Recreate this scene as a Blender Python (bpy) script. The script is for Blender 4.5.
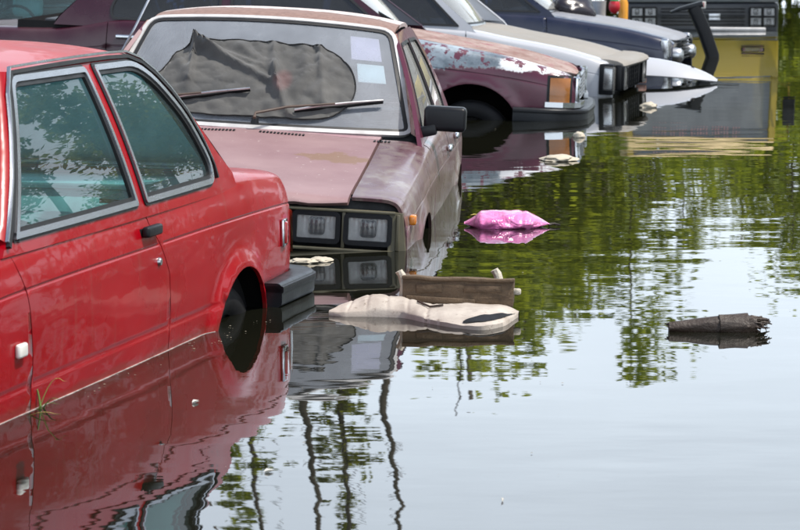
import bpy, bmesh, math, random
from mathutils import Vector, Matrix, noise
from mathutils.geometry import delaunay_2d_cdt

# ------------------------------------------------------------------ camera, sky, sun, exposure
SC = bpy.context.scene
COL = SC.collection
for o in list(bpy.data.objects):
    bpy.data.objects.remove(o)
R = math.radians
cam_d = bpy.data.cameras.new('camera')
cam = bpy.data.objects.new('camera', cam_d)
COL.objects.link(cam)
cam.location = (0, 0, 1.35)
cam.rotation_euler = (R(90) - math.atan(345 / 2900), 0, 0)
cam_d.sensor_width = 36
cam_d.lens = 130.5
cam_d.clip_end = 3000
cam_d.dof.use_dof = True
cam_d.dof.focus_distance = 11.0
cam_d.dof.aperture_fstop = 13.0
SC.camera = cam

SUN_EL = 62.0
SUN_AZ = 104.0     # degrees clockwise from +Y (behind the cars) towards +X
world = bpy.data.worlds.new('World')
SC.world = world
world.use_nodes = True
wn = world.node_tree
sky = wn.nodes.new('ShaderNodeTexSky')
sky.sky_type = 'NISHITA'
sky.sun_disc = False
sky.sun_elevation = R(SUN_EL)
sky.sun_rotation = R(SUN_AZ)
sky.air_density = 1.0
sky.dust_density = 2.6
sky.ozone_density = 1.0
# thin bright haze and cloud all over the dome
tcw = wn.nodes.new('ShaderNodeTexCoord')
mpw = wn.nodes.new('ShaderNodeMapping')
mpw.inputs['Scale'].default_value = (1.0, 1.0, 2.6)
nzw = wn.nodes.new('ShaderNodeTexNoise')
nzw.inputs['Scale'].default_value = 2.4
nzw.inputs['Detail'].default_value = 7
nzw.inputs['Roughness'].default_value = .58
crw = wn.nodes.new('ShaderNodeMapRange')
crw.inputs[1].default_value, crw.inputs[2].default_value = .35, .68
crw.inputs[3].default_value, crw.inputs[4].default_value = .80, 1.10
# the haze thickens evenly towards the horizon
spw = wn.nodes.new('ShaderNodeSeparateXYZ')
hzw = wn.nodes.new('ShaderNodeMapRange')
hzw.interpolation_type = 'SMOOTHERSTEP'
hzw.inputs[1].default_value, hzw.inputs[2].default_value = .10, .60
hzw.inputs[3].default_value, hzw.inputs[4].default_value = .85, .10
muw = wn.nodes.new('ShaderNodeMath')
muw.operation = 'MULTIPLY'
wn.links.new(tcw.outputs['Generated'], spw.inputs[0])
wn.links.new(spw.outputs[2], hzw.inputs[0])
wn.links.new(hzw.outputs[0], muw.inputs[0])
wn.links.new(crw.outputs[0], muw.inputs[1])
mxw = wn.nodes.new('ShaderNodeMixRGB')
mxw.inputs[2].default_value = (15.2, 17.0, 19.0, 1)
wn.links.new(tcw.outputs['Generated'], mpw.inputs[0])
wn.links.new(mpw.outputs[0], nzw.inputs['Vector'])
wn.links.new(nzw.outputs[0], crw.inputs[0])
wn.links.new(muw.outputs[0], mxw.inputs[0])
wn.links.new(sky.outputs[0], mxw.inputs[1])
wn.links.new(mxw.outputs[0], wn.nodes['Background'].inputs[0])
wn.nodes['Background'].inputs[1].default_value = 0.15
sun_d = bpy.data.lights.new('sun', 'SUN')
sun_d.energy = 5.0
sun_d.angle = R(0.53)
sun_d.color = (1.0, 0.95, 0.87)
sun = bpy.data.objects.new('sun', sun_d)
COL.objects.link(sun)
sd = Vector((math.sin(R(SUN_AZ)) * math.cos(R(SUN_EL)), math.cos(R(SUN_AZ)) * math.cos(R(SUN_EL)), math.sin(R(SUN_EL))))
sun.rotation_euler = sd.to_track_quat('Z', 'Y').to_euler()
sun.location = (10, 10, 30)
SC.view_settings.view_transform = 'Standard'
SC.view_settings.look = 'None'
SC.view_settings.exposure = -0.1
SC.view_settings.gamma = 1.0
SC.view_settings.use_curve_mapping = False
random.seed(7)

# ------------------------------------------------------------------ material helpers
class NT:
    def __init__(s, name):
        s.m = bpy.data.materials.new(name)
        s.m.use_nodes = True
        s.t = s.m.node_tree
        s.b = s.t.nodes['Principled BSDF']
        s.out = s.t.nodes['Material Output']
    def n(s, typ, **kw):
        nd = s.t.nodes.new('ShaderNode' + typ)
        for k, v in kw.items():
            setattr(nd, k, v)
        return nd
    def l(s, a, b):
        s.t.links.new(a, b)
    def put(s, sock, v):
        if hasattr(v, 'is_linked') or isinstance(v, bpy.types.NodeSocket):
            s.l(v, sock)
        else:
            if isinstance(v, (tuple, list)) and len(v) == 3 and sock.type == 'RGBA':
                v = (*v, 1)
            sock.default_value = v
    def co(s, scale=(1, 1, 1), kind='Object', loc=(0, 0, 0)):
        tc = s.n('TexCoord')
        mp = s.n('Mapping')
        s.l(tc.outputs[kind], mp.inputs[0])
        mp.inputs['Scale'].default_value = scale
        mp.inputs['Location'].default_value = loc
        return mp.outputs[0]
    def noise(s, scale, detail=4, rough=.55, vec=None, dist=0):
        nd = s.n('TexNoise')
        nd.inputs['Scale'].default_value = scale
        nd.inputs['Detail'].default_value = detail
        nd.inputs['Roughness'].default_value = rough
        nd.inputs['Distortion'].default_value = dist
        s.l(vec if vec is not None else s.co(), nd.inputs['Vector'])
        return nd.outputs[0]
    def vor(s, scale, vec=None, feature='F1'):
        nd = s.n('TexVoronoi', feature=feature)
        nd.inputs['Scale'].default_value = scale
        s.l(vec if vec is not None else s.co(), nd.inputs['Vector'])
        return nd.outputs[0]
    def ramp(s, fac, stops, interp='LINEAR'):
        nd = s.n('ValToRGB')
        cr = nd.color_ramp
        cr.interpolation = interp
        while len(cr.elements) < len(stops):
            cr.elements.new(.5)
        for e, (p, c) in zip(cr.elements, stops):
            e.position = p
            e.color = (c, c, c, 1) if isinstance(c, (int, float)) else (*c, 1)
        s.l(fac, nd.inputs[0])
        return nd.outputs[0]
    def mix(s, fac, a, b, mode='MIX'):
        nd = s.n('MixRGB', blend_type=mode)
        s.put(nd.inputs[0], fac)
        s.put(nd.inputs[1], a)
        s.put(nd.inputs[2], b)
        return nd.outputs[0]
    def math(s, op, a, b=0.0, c=None, clamp=False):
        nd = s.n('Math', operation=op)
        nd.use_clamp = clamp
        s.put(nd.inputs[0], a)
        s.put(nd.inputs[1], b)
        if c is not None:
            s.put(nd.inputs[2], c)
        return nd.outputs[0]
    def sep(s, vec):
        nd = s.n('SeparateXYZ')
        s.l(vec, nd.inputs[0])
        return nd.outputs
    def maprange(s, v, a, b, c=0., d=1., smooth=True):
        nd = s.n('MapRange')
        if smooth:
            nd.interpolation_type = 'SMOOTHSTEP'
        s.put(nd.inputs[0], v)
        for i, q in enumerate((a, b, c, d)):
            nd.inputs[1 + i].default_value = q
        return nd.outputs[0]
    def bump(s, h, dist=.01, strength=1., normal=None):
        nd = s.n('Bump')
        nd.inputs['Strength'].default_value = strength
        nd.inputs['Distance'].default_value = dist
        s.l(h, nd.inputs['Height'])
        if normal is not None:
            s.l(normal, nd.inputs['Normal'])
        return nd.outputs[0]
    def set(s, **kw):
        names = dict(col='Base Color', rough='Roughness', metal='Metallic', ior='IOR', coat='Coat Weight',
                     coatr='Coat Roughness', normal='Normal', spec='Specular IOR Level', trans='Transmission Weight',
                     alpha='Alpha', sub='Subsurface Weight', sheen='Sheen Weight')
        for k, v in kw.items():
            s.put(s.b.inputs[names[k]], v)
        return s.m

M = {}
def simple(name, col, rough=.5, metal=0., var=.12, nscale=9., bump=0., coat=0., spec=.5):
    k = NT(name)
    nz = k.noise(nscale, 5, .6)
    c = k.mix(k.ramp(nz, [(.3, 0.), (.75, 1.)]), tuple(q * (1 - var) for q in col), tuple(min(1, q * (1 + var)) for q in col))
    k.set(col=c, metal=metal, coat=coat, spec=spec, rough=k.maprange(nz, .2, .8, max(.02, rough * .8), min(1, rough * 1.2)))
    if bump:
        k.set(normal=k.bump(k.noise(nscale * 6, 4), bump))
    M[name] = k.m
    return k.m

simple('rubber', (.010, .010, .011), .6, spec=.2)
simple('black_plastic', (.012, .013, .015), .4, bump=.0006, nscale=14, spec=.22)
simple('bumper_rubber', (.014, .016, .019), .36, bump=.0006, nscale=10, spec=.28)
simple('chrome', (.62, .63, .65), .16, metal=1., var=.08)
simple('worn_chrome', (.55, .56, .57), .3, metal=1., var=.25)
simple('anodised_trim', (.44, .46, .50), .25, metal=.85, var=.12)
simple('black_gasket', (.012, .012, .013), .5)
simple('dark_inside', (.012, .012, .013), .85, spec=.2)
simple('well_black', (.004, .004, .004), .95, spec=.1)
simple('teal_vinyl', (.42, .60, .58), .45, var=.18, bump=.001)
simple('dark_vinyl', (.05, .055, .06), .5)
simple('grey_vinyl', (.30, .29, .27), .55)
simple('steel_rim', (.02, .02, .02), .6, metal=.2, spec=.2)
simple('white_trim', (.52, .51, .50), .35, var=.2)
simple('amber_lens', (.62, .20, .015), .15, coat=.6, var=.2)
simple('dull_amber_lens', (.30, .11, .02), .25, coat=.4, var=.25)
simple('red_lens', (.35, .012, .015), .12, coat=.7)
simple('milky_lens', (.72, .71, .66), .22, coat=.4)
simple('reflector_silver', (.86, .86, .85), .35, metal=.0, var=.16, nscale=25)
simple('bulb_dark', (.02, .025, .035), .1, coat=.6)
simple('paper_blue', (.60, .72, .78), .7)
simple('paper_violet', (.52, .48, .66), .7)
simple('wiper_brown', (.075, .05, .038), .6, var=.3)
simple('fibre_foam', (.48, .43, .34), .8, var=.15, bump=.004)

def glass(name, tint, fac=1.5, grime_veil=.0, rough=.0, dust=(.55, .55, .52)):
    k = NT(name)
    tr = k.n('BsdfTransparent')
    tr.inputs[0].default_value = (*tint, 1)
    gl = k.n('BsdfGlossy')
    gl.inputs['Roughness'].default_value = rough
    fr = k.n('Fresnel')
    fr.inputs[0].default_value = 1.5
    mul = k.math('MULTIPLY', fr.outputs[0], fac, clamp=True)
    mx = k.n('MixShader')
    k.l(mul, mx.inputs[0])
    k.l(tr.outputs[0], mx.inputs[1])
    k.l(gl.outputs[0], mx.inputs[2])
    sh = mx.outputs[0]
    if grime_veil:
        df = k.n('BsdfDiffuse')
        df.inputs[0].default_value = (*dust, 1)
        m2 = k.n('MixShader')
        nz = k.noise(3.5, 6, .65)
        k.l(k.maprange(nz, .25, .8, grime_veil * .6, grime_veil), m2.inputs[0])
        k.l(sh, m2.inputs[1])
        k.l(df.outputs[0], m2.inputs[2])
        sh = m2.outputs[0]
    nb = k.bump(k.noise(1.3, 1), .0009)
    k.l(nb, gl.inputs['Normal'])
    k.l(sh, k.out.inputs[0])
    M[name] = k.m
glass('side_glass', (.42, .68, .70), 1.0, .08, dust=(.35, .52, .54))
glass('screen_glass', (.78, .84, .86), 2.0, .36, dust=(.56, .60, .66))
glass('hazy_glass', (.55, .66, .66), 1.7, .35)
glass('lamp_glass', (.95, .95, .94), 1.2, .12, dust=(.85, .85, .83))
glass('dark_glass', (.10, .14, .22), 1.6, .05)

def red_paint(name, fade):
    k = NT(name)
    nz = k.noise(2.2, 5, .6)
    fine = k.noise(60, 3)
    base = k.mix(k.ramp(nz, [(.35, 0.), (.7, 1.)]), (.27, .001, .006), (.33, .003, .009))
    c = k.mix(k.maprange(nz, .35, .7, fade * .5, fade), base, (.66, .20, .21))
    c = k.mix(k.maprange(k.noise(9, 6, .7), .62, .8, 0, .25), c, (.22, .03, .02))
    zz = k.sep(k.co())[2]
    tide = k.maprange(k.math('ADD', zz, k.math('MULTIPLY', k.noise(3.5, 5, .6, k.co((1, 1, .2))), .05)), .475, .455, 0, .35)
    c = k.mix(tide, c, (.10, .05, .035))
    drip = k.maprange(k.noise(6, 5, .6, k.co((4, 4, .35))), .55, .75, 0, .16)
    c = k.mix(drip, c, (.20, .09, .07))
    scr = k.maprange(k.noise(14, 4, .8, k.co((1, 1, 9), loc=(3, 3, 3))), .68, .70, 0, .35)
    c = k.mix(scr, c, (.42, .12, .11))
    h = k.noise(2.1, 3, .5, k.co((1, 1, 2.6)))
    k.set(col=c, rough=k.maprange(nz, .3, .7, .22 + fade * .25, .34 + fade * .3), spec=.14, coat=.24 * (1 - fade * .8), coatr=.03,
          normal=k.bump(h, .006))
    cn = k.bump(h, .007)
    k.l(cn, k.b.inputs['Coat Normal'])
    M[name] = k.m
red_paint('red_paint', .0)
red_paint('sun_faded_red', .30)

def mauve_paint():
    k = NT('mauve_paint')
    co = k.co()
    nz = k.noise(1.7, 6, .62)
    base = k.mix(k.ramp(nz, [(.3, 0.), (.7, 1.)]), (.26, .11, .14), (.36, .19, .22))
    dusty = k.mix(k.maprange(k.noise(4.5, 7, .7), .38, .7, .05, .65), base, (.45, .35, .34))
    spots = k.maprange(k.noise(26, 5, .7), .66, .72)
    c = k.mix(spots, dusty, (.16, .07, .05))
    k.set(col=c, rough=k.maprange(nz, .3, .7, .33, .55), coat=.25, coatr=.2, normal=k.bump(k.noise(1.6, 3), .006))
    M['mauve_paint'] = k.m
    # hood: chalky, with a scuffed brown patch
    k = NT('mauve_hood')
    co = k.co()
    x, y, z = k.sep(co)[0:3]
    nz = k.noise(2.3, 6, .6)
    base = k.mix(k.ramp(nz, [(.3, 0.), (.7, 1.)]), (.23, .13, .136), (.32, .205, .205))
    px = k.math('ABSOLUTE', k.math('SUBTRACT', x, 1.16))
    py = k.math('ABSOLUTE', k.math('SUBTRACT', y, .46))
    d = k.math('ADD', k.math('MULTIPLY', px, 4.5), k.math('MULTIPLY', py, 3.6))
    d = k.math('ADD', d, k.math('MULTIPLY', k.noise(9, 7, .75, k.co((.8, 1, 1))), 2.0))
    rust = k.maprange(d, 1.66, 1.56)
    c = k.mix(k.math('MULTIPLY', rust, .9), base, (.22, .13, .08))
    chips = k.maprange(k.noise(34, 4, .7), .66, .71)
    c = k.mix(chips, c, (.55, .48, .45))
    k.set(col=c, rough=.5, coat=.12, coatr=.3, normal=k.bump(k.noise(2, 4), .006))
    M['mauve_hood'] = k.m
    # side: silt tide marks and streaks
    k = NT('silty_mauve')
    co = k.co()
    st = k.noise(3.0, 7, .7, k.co((1.2, 1.2, 3.2)))
    fl = k.noise(9, 6, .65, k.co((1, 1, .45)), dist=1.5)
    base = k.mix(k.ramp(st, [(.35, 0.), (.65, 1.)]), (.105, .042, .050), (.15, .082, .084))
    c = k.mix(k.maprange(fl, .45, .62, 0, .6), base, (.20, .16, .135))
    c = k.mix(k.maprange(k.noise(2.2, 6, .7, k.co((.8, 1, 1.6), loc=(3, 1, 2))), .55, .66, 0, .7), c, (.27, .235, .21))
    k.set(col=c, rough=k.maprange(fl, .3, .7, .25, .5), coat=.35, coatr=.12, normal=k.bump(k.noise(1.8, 3), .006))
    M['silty_mauve'] = k.m
    # roof: bleached lacquer lifting off brown primer along the front edge
    k = NT('peeling_roof')
    co = k.co()
    x, y, z = k.sep(co)[0:3]
    e = k.math('ADD', x, k.math('MULTIPLY', k.noise(5, 7, .72, k.co((.6, 1, 1))), .22))
    prim = k.maprange(e, -.34, -.315)
    rim = k.math('MULTIPLY', k.maprange(e, -.375, -.34), k.maprange(e, -.315, -.33))
    nz = k.noise(14, 6, .7)
    white = k.mix(k.ramp(nz, [(.3, 0.), (.75, 1.)]), (.55, .46, .44), (.68, .61, .59))
    holes = k.maprange(k.noise(4.2, 6, .75, k.co(loc=(5, 2, 0))), .63, .66)
    brown = k.mix(k.ramp(k.noise(40, 5, .7), [(.3, 0.), (.7, 1.)]), (.15, .08, .058), (.30, .185, .145))
    c = k.mix(k.math('MAXIMUM', prim, holes), white, brown)
    c = k.mix(k.math('MULTIPLY', rim, k.maprange(k.noise(9, 4), .45, .55)), c, (.07, .05, .04))
    k.set(col=c, rough=.6, normal=k.bump(k.math('ADD', k.math('MULTIPLY', nz, .3), k.math('MULTIPLY', prim, -1.)), .003))
    M['peeling_roof'] = k.m
    k = NT('rusty_pillar')
    nz = k.noise(11, 7, .7)
    c = k.mix(k.ramp(nz, [(.42, 0.), (.58, 1.)]), (.16, .07, .04), (.36, .22, .19))
    k.set(col=c, rough=.75, normal=k.bump(nz, .003))
    M['rusty_pillar'] = k.m
    simple('maroon_frame', (.11, .02, .04), .35, coat=.4)
mauve_paint()

def peeled(name):
    # burgundy front fender: white and slate blue old coats show where the top coat flaked off its upper half
    k = NT(name)
    co = k.co()
    x, y, z = k.sep(co)[0:3]
    n1 = k.noise(6.5, 8, .72, k.co((1, 1, 1)))
    n2 = k.noise(3.4, 7, .7, k.co((1, 1, 1.6), loc=(4, 0, 1)))
    burg = k.mix(k.ramp(k.noise(4, 5), [(.3, 0.), (.7, 1.)]), (.055, .005, .018), (.085, .010, .030))
    up = k.math('ADD', k.math('SUBTRACT', z, .74), k.math('MULTIPLY', k.math('SUBTRACT', n1, .5), .22))
    m1 = k.maprange(up, -.006, .006)
    blue = k.mix(k.ramp(n2, [(.35, 0.), (.65, 1.)]), (.05, .075, .10), (.30, .36, .41))
    front = k.maprange(k.math('ADD', x, k.math('MULTIPLY', k.math('SUBTRACT', n2, .5), .5)), 1.50, 1.56)
    under = k.mix(front, blue, (.74, .75, .77))
    left = k.maprange(k.noise(10, 6, .7, k.co(loc=(1, 7, 3))), .54, .57)
    under = k.mix(left, under, (.10, .012, .035))
    c = k.mix(m1, burg, under)
    edge = k.maprange(k.noise(30, 5, .75), .68, .72)
    c = k.mix(edge, c, (.10, .045, .03))
    k.set(col=c, rough=k.mix(m1, (.3, .3, .3), (.55, .55, .55)), coat=.3, coatr=.15,
          normal=k.bump(k.math('ADD', k.math('MULTIPLY', m1, -1), k.math('MULTIPLY', n1, .3)), .002))
    M[name] = k.m
    k = NT('flaking_hood')
    n1 = k.noise(3.3, 8, .7, k.co((1.4, .8, 1)))
    n3 = k.noise(19, 7, .75)
    c = k.mix(k.ramp(n1, [(.38, 0.), (.56, 1.)]), (.20, .11, .085), (.36, .27, .24))
    c = k.mix(k.maprange(n3, .56, .62), c, (.20, .075, .055))
    c = k.mix(k.maprange(k.noise(6, 7, .7, k.co(loc=(9, 1, 1))), .58, .6), c, (.24, .07, .08))
    c = k.mix(k.maprange(k.noise(42, 3, .6), .70, .73), c, (.03, .02, .02))
    k.set(col=c, rough=.7, normal=k.bump(n3, .004))
    M['flaking_hood'] = k.m
peeled('peeled_fender')

def paint(name, col, rough=.3, coat=.5, dust=.15, dustc=(.4, .37, .33), bump=.006):
    k = NT(name)
    nz = k.noise(2.6, 6, .62)
    c = k.mix(k.maprange(nz, .35, .72, 0, dust), col, dustc)
    c = k.mix(k.maprange(k.noise(33, 5, .7), .68, .73, 0, .6), c, tuple(q * .4 for q in col))
    k.set(col=c, rough=k.maprange(nz, .3, .7, rough * .8, rough * 1.3), coat=coat, coatr=.1, normal=k.bump(k.noise(1.9, 3), bump))
    M[name] = k.m
paint('burgundy_paint', (.034, .003, .012), .3, .22, .05)
paint('pearl_white', (.44, .455, .49), .32, .5, .12, (.45, .42, .38))
paint('chalky_grey', (.26, .24, .21), .6, .05, .4, (.33, .30, .27))
paint('navy_paint', (.008, .012, .036), .3, .3, .06, (.2, .2, .22))
paint('slate_hood', (.24, .25, .28), .55, .1, .35, (.30, .29, .28))
paint('silver_blue', (.36, .44, .50), .35, .4, .2)
paint('truck_yellow', (.35, .255, .008), .4, .3, .25, (.36, .26, .08))
paint('truck_charcoal', (.012, .015, .020), .45, .2, .1, (.06, .06, .06))
paint('truck_grey', (.10, .115, .12), .5, .2, .2)
paint('truck_tan', (.62, .47, .22), .5, .2, .25, (.45, .35, .2))

# ------------------------------------------------------------------ object helpers
def link(o, parent=None):
    COL.objects.link(o)
    if parent is not None:
        o.parent = parent
    return o
def tag(o, label=None, cat=None, group=None, kind=None):
    for k_, v in (('label', label), ('category', cat), ('group', group), ('kind', kind)):
        if v:
            o[k_] = v
    return o
def empty(name, mat=None):
    o = bpy.data.objects.new(name, None)
    o.empty_display_size = .2
    COL.objects.link(o)
    if mat is not None:
        o.matrix_world = mat
    return o
def mobj(name, vs, fs, mat, parent=None, smooth=False, angle=None):
    me = bpy.data.meshes.new(name)
    me.from_pydata([tuple(v) for v in vs], [], fs)
    me.update()
    o = bpy.data.objects.new(name, me)
    if mat is not None:
        me.materials.append(M[mat] if isinstance(mat, str) else mat)
    if smooth:
        me.shade_smooth()
        if angle:
            me.set_sharp_from_angle(angle=R(angle))
    return link(o, parent)
def bobj(name, bm, mat, parent=None, smooth=True, angle=35):
    bmesh.ops.recalc_face_normals(bm, faces=bm.faces)
    me = bpy.data.meshes.new(name)
    bm.to_mesh(me)
    bm.free()
    if mat is not None:
        me.materials.append(M[mat] if isinstance(mat, str) else mat)
    if smooth:
        me.shade_smooth()
        me.set_sharp_from_angle(angle=R(angle))
    return link(bpy.data.objects.new(name, me), parent)
def bm_box(bm, c, s, rot=None, bev=0., seg=2, taper=None):
    r = bmesh.ops.create_cube(bm, size=1)
    vs = r['verts']
    for v in vs:
        v.co = Vector((v.co.x * s[0], v.co.y * s[1], v.co.z * s[2]))
        if taper and v.co.z > 0:
            v.co.x *= taper[0]
            v.co.y *= taper[1]
    if bev:
        es = list({e for v in vs for e in v.link_edges})
        r2 = bmesh.ops.bevel(bm, geom=es, offset=bev, segments=seg, affect='EDGES', profile=.5)
        vs = list({v for f in r2['faces'] for v in f.verts} | {v for v in vs if v.is_valid})
    for v in vs:
        p = v.co
        if rot is not None:
            p = rot @ p
        v.co = p + Vector(c)
    return vs
def boxo(name, c, s, mat, parent=None, rot=None, bev=.005, seg=2, taper=None):
    bm = bmesh.new()
    bm_box(bm, c, s, rot, bev, seg, taper)
    return bobj(name, bm, mat, parent)
def sweep(path, prof, closed=False, up=None):
    """prof: closed list of (a,b) offsets in the frame (side, up) along the path"""
    vs, fs = [], []
    n = len(path)
    path = [Vector(p) for p in path]
    for i, p in enumerate(path):
        if closed:
            t = path[(i + 1) % n] - path[i - 1]
        else:
            t = path[min(i + 1, n - 1)] - path[max(i - 1, 0)]
        t.normalize()
        u = Vector(up(i, p) if callable(up) else (up or (0, 0, 1)))
        u = (u - t * u.dot(t))
        if u.length < 1e-5:
            u = Vector((0, 1, 0))
        u.normalize()
        sv = t.cross(u)
        pr = prof(i / (n - 1 if n > 1 else 1)) if callable(prof) else prof
        for a, b in pr:
            vs.append(p + sv * a + u * b)
    m = len(prof(0) if callable(prof) else prof)
    rng = range(n if closed else n - 1)
    for i in rng:
        j = (i + 1) % n
        for k_ in range(m):
            q = (k_ + 1) % m
            fs.append((i * m + k_, i * m + q, j * m + q, j * m + k_))
    if not closed:
        fs.append(tuple(range(m))[::-1])
        fs.append(tuple((n - 1) * m + k_ for k_ in range(m)))
    return vs, fs
def circ(r, n=8, sq=1.):
    return [(r * math.cos(2 * math.pi * i / n), r * sq * math.sin(2 * math.pi * i / n)) for i in range(n)]
def rect(w, h):
    return [(-w / 2, -h / 2), (w / 2, -h / 2), (w / 2, h / 2), (-w / 2, h / 2)]
def tubeo(name, path, r, mat, parent=None, n=8, sq=1., up=None, closed=False, taper=None):
    pr = (lambda f: circ(r * (1 + (taper - 1) * f), n, sq)) if taper else circ(r, n, sq)
    vs, fs = sweep(path, pr, closed, up)
    return mobj(name, vs, fs, mat, parent, True, 50)
def stripo(name, path, w, h, mat, parent=None, up=None, closed=False):
    vs, fs = sweep(path, rect(w, h), closed, up)
    return mobj(name, vs, fs, mat, parent, False)
def lathe(name, prof, mat, parent=None, axis='y', n=28, loc=(0, 0, 0)):
    """prof: list of (r, a) along the axis"""
    vs, fs = [], []
    m = len(prof)
    for i in range(n):
        a = 2 * math.pi * i / n
        for r, h in prof:
            if axis == 'y':
                p = (r * math.cos(a), h, r * math.sin(a))
            elif axis == 'x':
                p = (h, r * math.cos(a), r * math.sin(a))
            else:
                p = (r * math.cos(a), r * math.sin(a), h)
            vs.append((p[0] + loc[0], p[1] + loc[1], p[2] + loc[2]))
    for i in range(n):
        j = (i + 1) % n
        for k_ in range(m - 1):
            fs.append((i * m + k_, i * m + k_ + 1, j * m + k_ + 1, j * m + k_))
    bm = bmesh.new()
    bv = [bm.verts.new(v) for v in vs]
    for f in fs:
        try:
            bm.faces.new([bv[q] for q in f])
        except ValueError:
            pass
    bmesh.ops.remove_doubles(bm, verts=bm.verts, dist=1e-5)
    return bobj(name, bm, mat, parent, True, 40)

# ------------------------------------------------------------------ curved sheet panels
def densify(poly, d, closed=True):
    out = []
    n = len(poly)
    for i in range(n if closed else n - 1):
        a, b = poly[i], poly[(i + 1) % n]
        L = math.hypot(b[0] - a[0], b[1] - a[1])
        k_ = max(1, int(math.ceil(L / d)))
        for q in range(k_):
            f = q / k_
            out.append((a[0] + (b[0] - a[0]) * f, a[1] + (b[1] - a[1]) * f))
    if not closed:
        out.append(poly[-1])
    return out
def inside(p, poly):
    x, y = p
    c = False
    j = len(poly) - 1
    for i in range(len(poly)):
        xi, yi = poly[i]
        xj, yj = poly[j]
        if (yi > y) != (yj > y) and x < (xj - xi) * (y - yi) / (yj - yi) + xi:
            c = not c
        j = i
    return c
def area2(poly):
    return sum(poly[i - 1][0] * poly[i][1] - poly[i][0] * poly[i - 1][1] for i in range(len(poly)))
def inset(poly, d):
    """offset polygon inwards by d (negative: outwards)"""
    s = 1 if area2(poly) > 0 else -1
    n = len(poly)
    out = []
    for i in range(n):
        a, b, c = Vector(poly[i - 1]), Vector(poly[i]), Vector(poly[(i + 1) % n])
        e1 = (b - a).normalized()
        e2 = (c - b).normalized()
        n1 = Vector((-e1.y, e1.x)) * s
        n2 = Vector((-e2.y, e2.x)) * s
        q = n1 + n2
        k_ = q.length_squared
        q = q * (2 / k_) if k_ > .35 else n1
        out.append(tuple(b + q * d))
    return out
def roundpoly(poly, r, seg=4):
    n = len(poly)
    out = []
    rr = r if isinstance(r, (list, tuple)) else [r] * n
    for i in range(n):
        a, b, c = Vector(poly[i - 1]), Vector(poly[i]), Vector(poly[(i + 1) % n])
        if rr[i] <= 0:
            out.append(tuple(b))
            continue
        d1 = min(rr[i], (a - b).length * .45)
        d2 = min(rr[i], (c - b).length * .45)
        p = b + (a - b).normalized() * d1
        q = b + (c - b).normalized() * d2
        for k_ in range(seg + 1):
            f = k_ / seg
            out.append(tuple(p * (1 - f) ** 2 + b * 2 * f * (1 - f) + q * f * f))
    return out
def nrm(mapf, u, v, hint):
    e = 1.5e-3
    a = Vector(mapf(u + e, v)) - Vector(mapf(u - e, v))
    b = Vector(mapf(u, v + e)) - Vector(mapf(u, v - e))
    n = a.cross(b)
    if n.length < 1e-12:
        return Vector(hint).normalized()
    n.normalize()
    return -n if n.dot(hint) < 0 else n
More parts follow.
